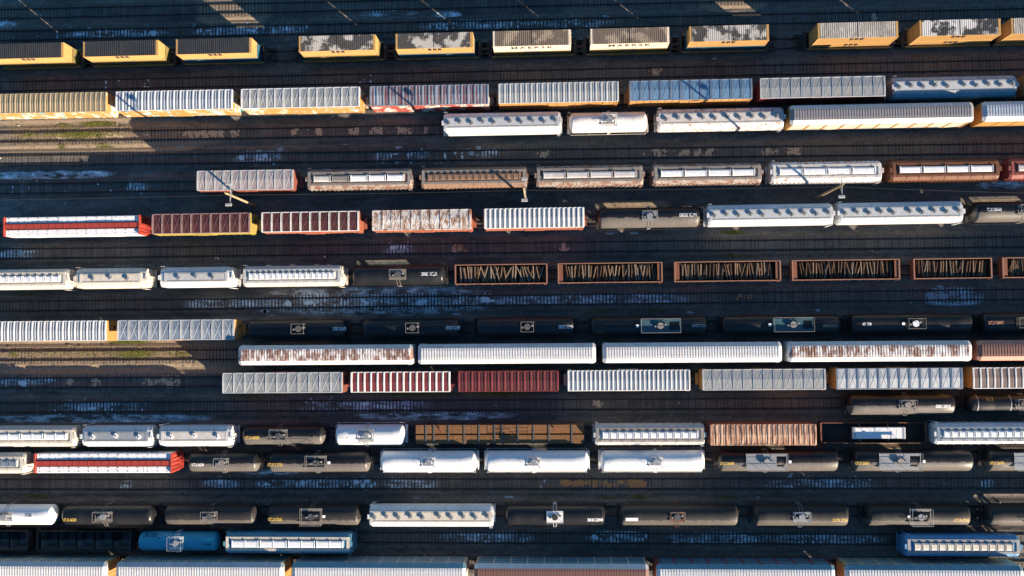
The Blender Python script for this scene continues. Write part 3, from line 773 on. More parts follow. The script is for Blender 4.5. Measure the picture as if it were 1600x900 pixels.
# ------------------------------------------------------------------ yard lines (ground pixels at two ends)
LINES = dict(
 T0=((200, 17.5), (1400, -11)), T1=((200, 52), (1400, 25.5)), A=((216, 93.2), (1474, 62.4)), TAB=((200, 131), (1400, 105)),
 B=((293, 169.6), (1270, 150.3)), C=((783, 201), (1380, 190)), TD=((100, 250), (1400, 234)), E=((399, 289), (1457, 272.8)),
 F=((334, 354.5), (1389, 337.5)), TFG=((100, 395), (1400, 380)), G=((471, 433.8), (1313, 423.3)), TGH=((200, 476), (1400, 462)),
 H=((295, 515.5), (1410, 506)), I=((522, 553), (1355, 547.5)), J=((455, 595.3), (1387, 589)), K=((200, 635.5), (1395, 629)),
 L=((204, 676.8), (1400, 673)), M=((186, 717.5), (1425, 714.5)), N=((200, 756), (1400, 755)), O=((170, 798), (1400, 798.3)),
 P=((278, 838.5), (1482, 843)), Q=((320, 880), (1430, 884.6)), S=((300, 921), (1400, 927)))
def lane(k):
    (a, b), (c, d) = LINES[k]; p, q = W(a, b), W(c, d)
    m = (q.y-p.y)/(q.x-p.x); return m, p.y-m*p.x
LANE = {k: lane(k) for k in LINES}
def ly(k, x): m, c = LANE[k]; return m*x+c
def lx(k, px, z):
    """world x on lane k, at height z, of photo column px"""
    x = 0.0
    for _ in range(6):
        p = W(px, 450, z)
        # photo row of that point
        y = ly(k, x); v = M3.transposed() @ Vector((x, y, z-H)); py = 450-F*v.y/-v.z
        x = W(px, py, z).x
    return x

# ------------------------------------------------------------------ the cars
NAMES = dict(boxcar=('boxcar', boxcar, 'boxcar'), hopper=('covered_hopper_car', hopper, 'hopper car'), tank=('tank_car', tank, 'tank car'),
             carrier=('covered_car_carrier', carrier, 'car carrier'), gondola=('gondola_car', gondola, 'gondola'), flatcar=('flat_car', flatcar, 'flat car'),
             centerbeam=('lumber_car', centerbeam, 'flat car'), openhop=('open_hopper_car', gondola, 'hopper car'))
RZ = .2
HZ = dict(boxcar=4.7, hopper=4.4, tank=3.4, carrier=5.6, gondola=2.75, flatcar=1.3, centerbeam=4.1, openhop=2.75)
GROUPS = dict(boxcar='boxcars standing in the yard', hopper='covered hoppers standing in the yard', tank='tank cars standing in the yard', carrier='covered car carriers',
              gondola='gondolas in the yard', flatcar=None, centerbeam='lumber cars with red beams', openhop='dark open hoppers')
def row(k, cars):
    m, c = LANE[k]; rz = math.atan(m); cs = math.cos(rz)
    ext = []
    for (ty, a, b, o, lab) in cars:
        z = o.get('hz', HZ[ty]); ext.append((lx(k, a, z), lx(k, b, z)))
    out = []
    for i, (ty, a, b, o, lab) in enumerate(cars):
        x0, x1 = ext[i]
        gl = (x0-ext[i-1][1]) if i else 1.8
        gr = (ext[i+1][0]-x1) if i+1 < len(ext) else 1.8
        ov = min(v for v in (gl, gr) if v > 0 or True)/2
        ov = max(.95, min(ov, 1.5))
        o = dict(o); o['ov'] = ov
        xc = (x0+x1)/2; L = (x1-x0)/cs
        for q in ('pc', 'dot'):
            if q+'px' in o: o[q] = lx(k, o[q+'px'], 4.3)-xc
        if 'plpx' in o: o['pl'] = lx(k, o['plpx'][1], 4.5)-lx(k, o['plpx'][0], 4.5); o['pc'] = (lx(k, o['plpx'][1], 4.5)+lx(k, o['plpx'][0], 4.5))/2-xc
        if 'textpx' in o: o['text'] = [(s, lx(k, px, 4.2)-xc, an, hh, tm, fl) for (s, px, an, hh, tm, fl) in o['textpx']]
        if 'barspx' in o: o['bars'] = [lx(k, px, 1.3)-xc for px in o['barspx']]
        if 'platepx' in o: px, an, w_, h_ = o['platepx']; o['plate'] = (lx(k, px, 4)-xc, an, w_, h_)
        nm, fn, cat = NAMES[ty]
        t = thing(nm, lab, cat, (xc, ly(k, xc), RZ), rz, GROUPS[ty])
        fn(t, L, o)
        out.append((t, xc, L, rz))
    return out
SKY, SUN, EXPO = 0.062, 5.0, 1.55

# well cars and their containers (top row)
AC = [ # roof left px, right px, upper, lower, description
 (-16, 100, dict(m='cy', roof='cr_d', logo=1), dict(m='co', roof='cr_d', logo=1), 'yellow container with black roof', 'cut by the left edge'),
 (132, 246, dict(m='cy', roof='cr_d', logo=1), dict(m='co', roof='cr_d', logo=1), 'yellow container with black roof', 'second from the west'),
 (278, 391, dict(m='cy', roof='cr_d', logo=1), dict(m='cb', roof='cr_d', logo=1), 'yellow container with black roof', 'before the first wide gap'),
 (467, 587, dict(m='cy', roof='cr_s', logo=1), dict(m='co', roof='cr_d', logo=1), 'yellow container with white-smeared sooty roof', ''),
 (617, 740, dict(m='cy', roof='cr_s', logo=1, strip=.42), dict(m='cb', roof='cr_d'), 'yellow container with round pale stains on its roof', ''),
 (770, 892, dict(m='cc', roof='cr_b', text=('MAERSK', 0, .95)), dict(m='co', roof='cr_d', logo=1), 'cream lettered container with mottled brown roof', ''),
 (922, 1046, dict(m='cc', roof='cr_b', text=('MAERSK', 0, .95)), dict(m='co', roof='cr_d', logo=1), 'cream lettered container with smoother brown roof', ''),
 (1077, 1201, dict(m='cy', roof='cr_s', logo=1), dict(m='cb', roof='cr_d'), 'yellow container with dark roof holes', 'before the second gap'),
 (1278, 1402, dict(m='cy', roof='cr_g', logo=1), dict(m='cy', roof='cr_d', logo=1), 'yellow container with pale grey dirty roof', 'after the second gap'),
 (1437, 1562, dict(m='cy', roof='cr_w', logo=1), dict(m='cy', roof='cr_d', logo=1), 'yellow container with black and white patched roof', ''),
 (1580, 1706, dict(m='cy', roof='cr_g', logo=0), dict(m='cy', roof='cr_d'), 'dull yellow container', 'at the top right corner'),
]
m_, c_ = LANE['A']; rzA = math.atan(m_)
PIT = [lx('A', (a+b)/2, 5.6) for a, b, *_ in AC]
for i, (a, b, up, lo, d, where) in enumerate(AC):
    x = PIT[i]; y = ly('A', x)
    nb = min([abs(PIT[j]-x) for j in (i-1, i+1) if 0 <= j < len(PIT)])
    t = thing('well_car', 'dark well car under the '+d+((' '+where) if where else ''), 'well car', (x, y, RZ), rzA, 'well cars under stacked containers')
    well_car(t, 12.8, dict(ov=min(max(nb/2-6.4, .9), 1.6)))
    for nm, o, z in (('upper', up, 2.98), ('lower', lo, .365)):
        lab = ('upper '+d if nm == 'upper' else {'co': 'olive', 'cb': 'blue', 'cy': 'shaded yellow'}[lo['m']]+' container beneath the '+d)+((' '+where) if where else '')
        t = thing('shipping_container', lab, 'container', (x, y, RZ+z), rzA, 'stacked shipping containers')
        container(t, o)

YB = dict(body='yel')
row('B', [
 ('boxcar', -24, 166, dict(roof='galvy', rib='riby', body='yelg', n=24, h=4.98, hz=5.2), 'yellow boxcar with yellowed ribbed roof, cut by the left frame edge in the second row'),
 ('boxcar', 181, 363, dict(roof='galvb', rib='rib', body='yelg', n=18, h=4.98, hz=5.2), 'tagged yellow boxcar with blue-grey ribbed roof crossed by a pole shadow, second row'),
 ('boxcar', 377, 562, dict(roof='galv', rib='rib', body='yelg', n=14, style='x', h=4.98, hz=5.2), 'tagged yellow boxcar with grey cross-braced roof in the second row'),
 ('boxcar', 578, 763, dict(roof='rwr', rib='galvb', body='redg', n=18, h=4.98, hz=5.2), 'tagged red boxcar with worn red, white and blue ribbed roof in the second row'),
 ('boxcar', 779, 966, dict(roof='galv', rib='galvw', body='yel', n=22, h=4.98, hz=5.2), 'yellow boxcar with plain grey ribbed roof in the second row'),
 ('boxcar', 984, 1175, dict(roof='galvbb', xm='galvb', rib='galvb', body='yel', n=12, style='x', h=4.98, hz=5.2), 'yellow boxcar with bright blue cross-braced roof in the second row'),
 ('boxcar', 1188, 1383, dict(roof='galv', rib='galvw', body='mrn', n=12, style='x', h=4.98, hz=5.2), 'maroon boxcar with grey cross-braced roof in the second row'),
 ('hopper', 1396, 1589, dict(kind='round', n=10, body='hopgt', grate='galvw', hm='hatch', gapmid=1, ins=.3), 'grey and teal covered hopper with ten round hatches on a white roof strip, second row'),
 ('boxcar', 1606, 1790, dict(roof='galv', rib='galvw', body='yel', n=14, h=4.98, hz=5.2), 'grey roofed boxcar coupled beyond the grey and teal hopper of the second row'),
])
row('C', [
 ('hopper', 693, 876, dict(kind='round', n=10, body='hop', grate='galvw', gapmid=1), 'clean white covered hopper with ten hatches at the west end of the third row'),
 ('tank', 889, 1012, dict(m='whd', fm='whd', em='hopb', pl=2.3, pcpx=952, pw=.95, r=1.52), 'dirty white tank car between two white hoppers in the third row'),
 ('hopper', 1028, 1225, dict(kind='round', n=10, body='hop2', top='hop2', grate='lidr'), 'rust-spotted white covered hopper beside the dirty white tank car in the third row'),
 ('carrier', 1235, 1522, dict(roof='arg', side='yel', post='yel', panel='hopb'), 'long yellow car carrier with dull grey roof in the third row'),
 ('carrier', 1536, 1822, dict(roof='argb', side='yel', post='yel', panel='yel'), 'yellow car carrier with blue-grey roof, cut by the right edge in the third row'),
])
row('E', [
 ('boxcar', 308, 458, dict(roof='galvp', xm='galvw', rib='galvw', body='red', n=11, style='x'), 'red boxcar with pinkish grey cross-braced roof beside the wooden light pole, fourth row'),
 ('hopper', 480, 643, dict(kind='trough', n=5, body='hopr', lids=['lidr', 'gratd', 'lid', 'lid', 'lid'], grate='gratd', ribs=22), 'grey rusty hopper with one dark lid among pale ones in the fourth row'),
 ('hopper', 658, 823, dict(kind='trough', n=14, gap=.1, body='hopw', lid='hopw', grate='gratd', ribs=22), 'tan brown rusted covered hopper with brown hatch lids in the fourth row'),
 ('hopper', 838, 1005, dict(kind='trough', n=4, body='hopr', lid='lidr', grate='gratd', ribs=22), 'covered hopper with stained grey lids just east of the middle light pole'),
 ('hopper', 1021, 1190, dict(kind='trough', n=4, body='hopr', lid='lid', grate='gratd', ribs=24), 'grey covered hopper with four clean white lids and rust streaks, fourth row'),
 ('hopper', 1206, 1378, dict(kind='trough', n=4, body='hop2', lid='lid', grate='lidr', ribs=24), 'whitish rust-streaked covered hopper crossed by a pole shadow, fourth row'),
 ('hopper', 1393, 1562, dict(kind='trough', n=4, body='hopo', lid='lid', grate='hopo', ribs=24), 'orange brown covered hopper with white lids in the fourth row'),
 ('hopper', 1578, 1745, dict(kind='trough', n=5, body='hopd', lid='lidr', grate='hopd', ribs=22), 'red covered hopper cut by the right edge in the fourth row'),
])
cb1 = row('F', [
 ('centerbeam', 5, 222, dict(), 'red lumber car with white wrapped loads at the west end of the fifth row'),
 ('boxcar', 238, 391, dict(roof='mar', rib='seam', xm='xmid', body='grn', n=10, style='x', rw=.2, h=4.5), 'yellow-green boxcar with maroon roof in the fifth row'),
 ('boxcar', 409, 561, dict(roof='mar', rib='ewht', xm='xmid', body='org', n=10, style='x', h=4.5), 'orange-red boxcar with maroon roof and white seams in the fifth row'),
 ('boxcar', 582, 736, dict(roof='rusr', rib='rusr', body='org', n=10, style='x', h=4.5), 'orange-red boxcar with rust-patched white roof in the fifth row'),
 ('boxcar', 757, 912, dict(roof='galvb', rib='ewht', body='org', n=20, rw=.36, fine=0, h=4.5), 'orange-red boxcar with bold white roof ribs in the fifth row'),
 ('tank', 934, 1094, dict(m='gry', pcpx=1015, pl=2.3, fm='grate', r=1.55, textpx=[('NATX 302083', 1075, -6, .55, 'wlt', 1)]), 'greyed black tank car with white numbers, beside two white hoppers, fifth row'),
 ('hopper', 1107, 1302, dict(kind='round', n=10, body='hop', grate='galvw', gapmid=1), 'white ten-hatch covered hopper next to the greyed black tank car, fifth row'),
 ('hopper', 1311, 1505, dict(kind='round', n=10, body='hop', grate='galvw', gapmid=1), 'white ten-hatch covered hopper, the more easterly of the twins in the fifth row'),
 ('tank', 1520, 1682, dict(m='gry', pcpx=1602, pl=2.3, r=1.55, textpx=[('TILX 200560', 1553, -6, .5, 'wlt', 0)]), 'black tank car cut by the right edge in the fifth row'),
])
gons = row('G', [
 ('hopper', -66, 105, dict(kind='trough', n=13, gap=.1, body='hopb', lid='lid', grate='hopb', posts=0), 'beige covered hopper with many white lids, cut by the left edge, sixth row'),
 ('hopper', 118, 228, dict(kind='round', n=3, span=5.4, body='hopb', top='hopb', grate='hopb', hm='grate', ins=.9, seams=5, posts=0, yb=.5), 'short beige covered hopper with three hatches in the sixth row'),
 ('hopper', 250, 363, dict(kind='round', n=3, span=5.4, body='hop', grate='hopg', hm='grate', ins=.9, seams=5, posts=0, yb=.5), 'short bluish white covered hopper with three hatches in the sixth row'),
 ('hopper', 379, 534, dict(kind='trough', n=15, gap=.08, body='hopb', lid='lid', grate='hopg', posts=0), 'cream covered hopper with a line of white lids before the black tank, sixth row'),
 ('tank', 551, 696, dict(m='blk', pcpx=622, pl=2.5, r=1.55, textpx=[('UTLX 180681', 670, -3, .55, 'wlt', 1)]), 'glossy black tank car coupled to the timber-filled gondolas, sixth row'),
 ('gondola', 711, 855, dict(rim='rim'), 'rusty gondola full of jumbled pale timbers, first of its line'),
 ('gondola', 872, 1035, dict(cap=1), 'rusty gondola with brown end plates, second of the timber-filled line'),
 ('gondola', 1054, 1220, dict(cap=1), 'rusty gondola with a bright orange end plate, third of the timber-filled line'),
 ('gondola', 1238, 1406, dict(cap=1), 'rusty gondola with darker timbers, fourth of the timber-filled line'),
 ('gondola', 1428, 1550, dict(), 'short narrow-rimmed gondola, fifth of the timber-filled line'),
 ('gondola', 1567, 1735, dict(cap=1), 'timber-filled gondola cut by the right edge, last of its line'),
])
TW = 'wlt'
row('H', [
 ('boxcar', -25, 167, dict(roof='galvb', rib='ewht', body='yel', n=20, h=4.7), 'yellow boxcar with blue-white ribbed roof, cut by the left edge, seventh row'),
 ('boxcar', 184, 366, dict(roof='galvb', xm='galvw', rib='galvw', body='yel', n=11, style='x', h=4.5), 'yellow boxcar with blue-grey cross-braced roof in the seventh row'),
 ('tank', 387, 542, dict(m='blk', pcpx=467, pl=2.0, fm='dark', rm='gratd', mm='hatchd', textpx=[('GATX 35331', 530, 0, .5, TW, 1)]), 'shaded black tank car next to the yellow boxcar in the seventh row'),
 ('tank', 566, 720, dict(m='blk', pcpx=645, pl=2.0, fm='dark', rm='gratd', mm='hatchd', textpx=[('GATX 35333', 708, 0, .5, TW, 1)]), 'shaded black tank car, second of the dark line in the seventh row'),
 ('tank', 743, 899, dict(m='blk', pcpx=824, pl=2.0, fm='dark', rm='gratd', mm='hatchd', textpx=[('GATX 35305', 884, 0, .5, TW, 1)]), 'shaded black tank car, third of the dark line in the seventh row'),
 ('tank', 922, 1106, dict(m='blk', plpx=(1001, 1063), fm='plt', pw=1.05, dotpx=996, textpx=[('UTLX 206680', 1092, 0, .45, 'glt', 1)], mm='gratd'), 'shaded black tank car with a long teal platform and white dot, seventh row'),
 ('tank', 1126, 1313, dict(m='blk', plpx=(1208, 1271), fm='plt', pw=1.05, dotpx=1203, textpx=[('UTLX 206690', 1297, 6, .45, 'olt', 1)], mm='gratd'), 'shaded black tank car with long platform and dull yellow numbers, seventh row'),
 ('tank', 1327, 1519, dict(m='blk', pcpx=1429, pl=2.6, fm='dark', rm='gratd', mm='lid', dotpx=1411, r=1.58, textpx=[('602 104', 1354, 0, .5, TW, 1)]), 'glossy blue-black tank car with a white manway in the seventh row'),
 ('tank', 1532, 1722, dict(m='blk', plpx=(1588, 1650), fm='dark', rm='gratd', r=1.58, textpx=[('UTLX 206921', 1556, 0, .5, 'olt', 0)]), 'glossy blue-black tank car with orange numbers, cut by the right edge'),
])
row('I', [
 ('carrier', 372, 645, dict(roof='arr', side='hop', panel='panel'), 'white car carrier with scattered rust stains, westernmost of the eighth row'),
 ('carrier', 653, 931, dict(roof='arw', side='hop'), 'clean white car carrier next to the rust-stained one in the eighth row'),
 ('carrier', 942, 1222, dict(roof='arw', side='hop'), 'white car carrier with faint grey streaks in the middle of the eighth row'),
 ('carrier', 1232, 1519, dict(roof='arr', side='hop'), 'heavily rust-stained white car carrier before the brown one'),
 ('carrier', 1528, 1815, dict(roof='arb', sh='shb', side='org'), 'brown roofed car carrier cut by the right edge in the eighth row'),
])
row('J', [
 ('boxcar', 348, 535, dict(roof='galv', rib='galvw', body='red', n=11, style='x', h=4.45), 'red boxcar with grey cross-braced roof at the west end of the ninth row'),
 ('boxcar', 548, 703, dict(roof='marr', rib='ewht', body='mrn', n=15, rw=.32, fine=0, h=4.4), 'dark red boxcar with bright white roof ribs in the ninth row'),
 ('boxcar', 716, 872, dict(roof='mar', rib='marr', body='mrn', n=15, rw=.34, h=4.4), 'all maroon boxcar with ribbed dark red roof in the ninth row'),
 ('boxcar', 887, 1078, dict(roof='galvb', rib='ewht', body='hopb', n=27, rw=.26, fine=0, h=4.45), 'pale boxcar with dense white roof ribs in the middle of the ninth row'),
 ('boxcar', 1098, 1290, dict(roof='galv', rib='galvw', body='yel', n=12, style='x', h=4.45), 'yellow boxcar with grey cross-braced roof in the ninth row'),
 ('boxcar', 1307, 1504, dict(roof='galvw', rib='galvb', body='yel', n=12, style='x', h=4.45), 'yellow boxcar with pale blue-white cross-braced roof in the ninth row'),
 ('boxcar', 1520, 1710, dict(roof='marp', rib='ewht', body='yel', n=17, rw=.28, fine=0, h=4.45), 'yellow boxcar with purple-brown roof and white ribs, cut by the right edge'),
])
row('K', [
 ('tank', 1325, 1492, dict(m='gry', pcpx=1417, pl=2.4, r=1.55, textpx=[('SHMX 30800', 1473, 8, .5, TW, 1)]), 'greyed black tank car standing below the ninth row, its south flank sunlit'),
 ('tank', 1513, 1660, dict(m='blk', pcpx=1600, pl=2.2, r=1.35, bands=[-5.6, -.8, 4.6], textpx=[('RAIX', 1549, -32, .6, 'ylw', 0)]), 'slim glossy tank car with metal bands and yellow marks, cut by the right edge'),
])
rowL = row('L', [
 ('hopper', -48, 116, dict(kind='trough', n=4, body='hopb', lid='lid', grate='hopb', posts=0), 'beige covered hopper with long white lids, cut by the left edge, eleventh row'),
 ('hopper', 128, 236, dict(kind='round', n=3, span=7.2, body='hop', grate='grate', hm='lid', ins=.6, seams=5, posts=0, yb=.55), 'short white covered hopper with three lids beside the beige hopper, eleventh row'),
 ('hopper', 248, 361, dict(kind='round', n=3, span=7.2, body='hop', grate='lidr', hm='lid', ins=.6, seams=5, posts=0, yb=.55), 'short white covered hopper with sloping ladder end beside the small black tank'),
 ('tank', 379, 507, dict(m='gry', pcpx=436, pl=2.6, pw=1.0, r=1.5, textpx=[('UTLX 640085', 394, 12, .5, 'ylw', 0)]), 'small black tank car between white hopper and white tank in the eleventh row'),
 ('tank', 524, 632, dict(m='wht', pcpx=572, pl=2.4, em='lid', fm='grate', pw=.95, r=1.55, textpx=[('PLMX 1097', 538, 15, .4, 'glt', 0)]), 'short white tank car west of the long timber-laden flat car'),
 ('flatcar', 648, 914, dict(barspx=[668, 680, 703, 727, 750, 774, 786, 810, 834, 858, 893], zt=2.9, hz=3.1), 'long flat car carrying brown timber under dark straps'),
 ('hopper', 930, 1101, dict(kind='trough', n=12, gap=.12, body='hopg', lid='lid', grate='gratd'), 'grey covered hopper with many lids and dark walkways in the eleventh row'),
 ('boxcar', 1110, 1275, dict(roof='pch', rib='pch', body='org', n=20, rw=.3, h=4.5), 'peach coloured boxcar with rust-streaked ribbed roof in the eleventh row'),
 ('gondola', 1283, 1448, dict(m='dark', rim='gon', zt=2.3, bars=[-2.0, 2.2]), 'dark empty gondola with thin worn rim carrying a white box'),
 ('hopper', 1462, 1655, dict(kind='trough', n=14, gap=.12, body='hop', top='hop', lid='lid', grate='galvb', lw=.42), 'white covered hopper with many small lids, cut by the right edge, eleventh row'),
])
cb2 = row('M', [
 ('hopper', -80, 38, dict(kind='trough', n=8, gap=.15, body='hopb', lid='galvb', grate='hopb', posts=0), 'cream hopper with blue lids and railed end, cut by the left edge'),
 ('centerbeam', 53, 272, dict(), 'red lumber car with white wrapped loads in the twelfth row'),
 ('tank', 294, 404, dict(m='gry', pcpx=347, pl=2.1, r=1.5, textpx=[('UTLX 66334', 309, 12, .45, TW, 0)]), 'short black tank car coupled to the red lumber car in the twelfth row'),
 ('tank', 420, 578, dict(m='gry', pcpx=494, plpx=(478, 510), r=1.55, pw=1.1, dotpx=514, textpx=[('UTLX 210756', 430, 12, .5, 'ylw', 0)]), 'black tank car with yellow numbers west of the three white tanks'),
 ('tank', 594, 745, dict(m='wht', pcpx=670, pl=2.0, em='lid', fm='lid', mm='grate', pw=.85, r=1.58, textpx=[('GLNX 34 130', 720, 22, .4, 'glt', 0)]), 'white tank car with handrails, westernmost of the three in the twelfth row'),
 ('tank', 758, 920, dict(m='wht', pcpx=834, pl=2.0, em='lid', fm='lid', mm='grate', pw=.85, r=1.58, textpx=[('GLNX 34 127', 782, 22, .4, 'glt', 0)]), 'white tank car with handrails, middle of the three in the twelfth row'),
 ('tank', 938, 1101, dict(m='wht', pcpx=1025, pl=2.0, em='lid', fm='lid', mm='grate', pw=.85, r=1.58, textpx=[('GLNX 34 133', 1085, 22, .4, 'glt', 0)]), 'white tank car with handrails, easternmost of the three in the twelfth row'),
 ('tank', 1122, 1310, dict(m='gry', plpx=(1166, 1230), fm='grate', pw=1.25, r=1.58, dotpx=1234, textpx=[('UTLX 206980', 1136, 10, .45, 'ylw', 0)]), 'black tank car with long grey platform, next to the white tanks'),
 ('tank', 1332, 1520, dict(m='gry', plpx=(1374, 1439), fm='grate', pw=1.25, r=1.58, dotpx=1443, textpx=[('UTLX 206981', 1347, 10, .45, 'ylw', 0)]), 'black tank car with long grey platform, below the gondola with the white box'),
 ('tank', 1541, 1730, dict(m='gry', plpx=(1585, 1650), fm='grate', pw=1.25, r=1.58, textpx=[('UTLX 206996', 1557, 10, .45, 'ylw', 0)]), 'black tank car with long platform, cut by the right edge, twelfth row'),
])
row('O', [
 ('tank', -60, 85, dict(m='wht', pcpx=8, pl=2.4, em='dark', fm='grate', r=1.55, textpx=[('PROX', 45, -8, .5, 'dlt', 1)]), 'bluish white tank car cut by the left edge in the thirteenth row'),
 ('tank', 97, 242, dict(m='blk', plpx=(148, 175), r=1.55, hd=.8, textpx=[('UTLX 66229', 109, 22, .5, 'ylw', 0)]), 'glossy black tank car with shiny end cap next to the bluish white tank'),
 ('tank', 257, 400, dict(m='gryb', pcpx=328, pl=2.3, r=1.5), 'plain black tank car without lettering in the thirteenth row'),
 ('tank', 419, 563, dict(m='gryb', plpx=(470, 503), pw=1.25, r=1.55, dotpx=506, textpx=[('UTLX 67263', 430, 18, .5, 'ylw', 0)]), 'black tank car with pale platform, coupled west of the long white hopper'),
 ('hopper', 577, 770, dict(kind='round', n=10, body='hop', grate='hopb', gapmid=1, seams=16, hm='hatch'), 'white ten-hatch covered hopper between black tank cars in the thirteenth row'),
 ('tank', 789, 946, dict(m='blk', pcpx=867, pl=2.5, fm='wht', solid=1, mm='dark', vm='dark', rm='grate', pw=.85, r=1.55, textpx=[('EMHX 52094', 929, 20, .5, TW, 0)]), 'black tank car with a solid white platform plate'),
 ('tank', 968, 1154, dict(m='gryb', pcpx=1058, pl=2.2, fm='gon', r=1.55, platepx=(987, 16, 1.8, .5)), 'brownish black tank car with a white label plate'),
 ('tank', 1177, 1326, dict(m='gryb', pcpx=1252, pl=2.5, fm='grate', r=1.58, textpx=[('DUPX 27244', 1312, 20, .5, 'ylw', 0)]), 'black tank car with yellow numbers east of the brownish tank'),
 ('tank', 1353, 1516, dict(m='gryb', plpx=(1422, 1455), pw=1.2, r=1.55, dotpx=1420, textpx=[('UTLX 67248', 1502, 20, .5, 'ylw', 0)]), 'black tank car above the blue hopper in the bottom right of the yard'),
 ('tank', 1541, 1700, dict(m='gryb', plpx=(1606, 1636), pw=1.2, r=1.55), 'black tank car cut by the right edge in the thirteenth row'),
])
row('P', [
 ('openhop', -105, 45, dict(m='dark', rim='dark', bays=5, zt=2.9), 'dark open hopper cut by the left edge in the fourteenth row'),
 ('openhop', 60, 206, dict(m='dark', rim='dark', bays=5, zt=2.9), 'dark open hopper between its twin and the blue tank car'),
 ('tank', 216, 341, dict(m='blu', pcpx=275, pl=2.2, fm='lid', pw=1.0, r=1.45, mm='grate', textpx=[('Thatcher', 236, -42, .95, 'dlt', 1), ('CITX 233506', 322, 10, .35, 'dlt', 0)]), 'bright blue tank car with dark script lettering'),
 ('hopper', 352, 548, dict(kind='trough', n=4, body='hopt', top='hopt', lid='lid', grate='hopb', lw=.5), 'teal sided covered hopper with four white lids next to the blue tank car'),
 ('hopper', 1416, 1594, dict(kind='trough', n=12, gap=.12, body='hopbl', top='hopbl', lid='hopb', grate='galv', lw=.5, posts=1), 'bright blue covered hopper with cream lids in the bottom right of the yard'),
])
row('Q', [
 ('carrier', -110, 166, dict(roof='arw', sh='argb', side='yel', post='postc', panel='panel'), 'white roofed car carrier at the bottom left corner of the yard'),
 ('carrier', 181, 443, dict(roof='arw', side='yel', post='postc', panel='panel', sh='argb'), 'white roofed car carrier with yellow posts, second along the bottom row'),
 ('carrier', 456, 728, dict(roof='arw', side='hopb', post='postp', panel='panel', sh='hopt'), 'car carrier with teal roof edge and pale pink posts in the bottom row'),
 ('carrier', 741, 1014, dict(roof='arb', side='yel', post='postp', panel='hopt', sh='shw'), 'car carrier with brown roof centre in the bottom row'),
 ('carrier', 1026, 1305, dict(roof='arw', side='red', post='postr', panel='hopt', sh='hopt'), 'car carrier with red side posts in the bottom row'),
 ('carrier', 1321, 1600, dict(roof='arw', side='yel', post='postc', panel='panel', sh='hopt'), 'car carrier with tan posts at the bottom right corner of the yard'),
])

# lumber stacks on the two lumber cars
for cars, i, nm in ((cb1, 0, 'fifth'), (cb2, 1, 'twelfth')):
    t, xc, L, rz = cars[i]
    for s in (-1, 1):
        lumber(t.location, rz, L-1.0, s, 'white wrapped lumber along the %s side of the red lumber car, %s row' % ('north' if s > 0 else 'south', nm), 'white wrapped lumber loads')

t, xc, L, rz = rowL[5]
for s in (-1, 1):
    plank_load(t.location, rz, L-.3, s, 2.9, 'long brown timber load on the %s half of the strapped flat car' % ('north' if s > 0 else 'south'), 'brown timber loads on the flat car')
for x, y, a in ((-8.9, .6, -50), (8.6, .7, -45)):
    q = MB(); d = Vector((math.cos(rad(a)), math.sin(rad(a)), 0))*.5; q.tube((x-d.x, y-d.y, 3.01), (x+d.x, y+d.y, 3.01), .11, 6)
    k = q.build('loose_stake', P['org']); k.location = t.location; k.rotation_euler = (0, 0, rz)
    tag(k, 'orange stake lying on the brown timber near the %s end of the flat car' % ('west' if x < 0 else 'east'), 'stake', 'orange stakes on the timber')
# white box on the dark gondola
gx = lx('L', 1372, 2.6); gy = ly('L', gx)
t = thing('cargo_box', 'long white box lying across the beams of the dark gondola', 'box', (gx, gy, RZ+2.295), math.atan(LANE['L'][0]))
b = MB(); b.prism([(-.85, 0), (.85, 0), (.85, .55), (.8, .62), (-.8, .62), (-.85, .55)], -3.85, 3.85)
for x in (-2.6, -1.3, 0, 1.3, 2.6): b.box(x-.03, x+.03, -.86, .86, .02, .635)
b.build('casing', P['wht'], t)
for x in (-3.6, 3.6):
    b = MB(); b.box(x-.1, x+.1, -.9, .9, -.0, .66); b.build('strap', P['grate'], t)

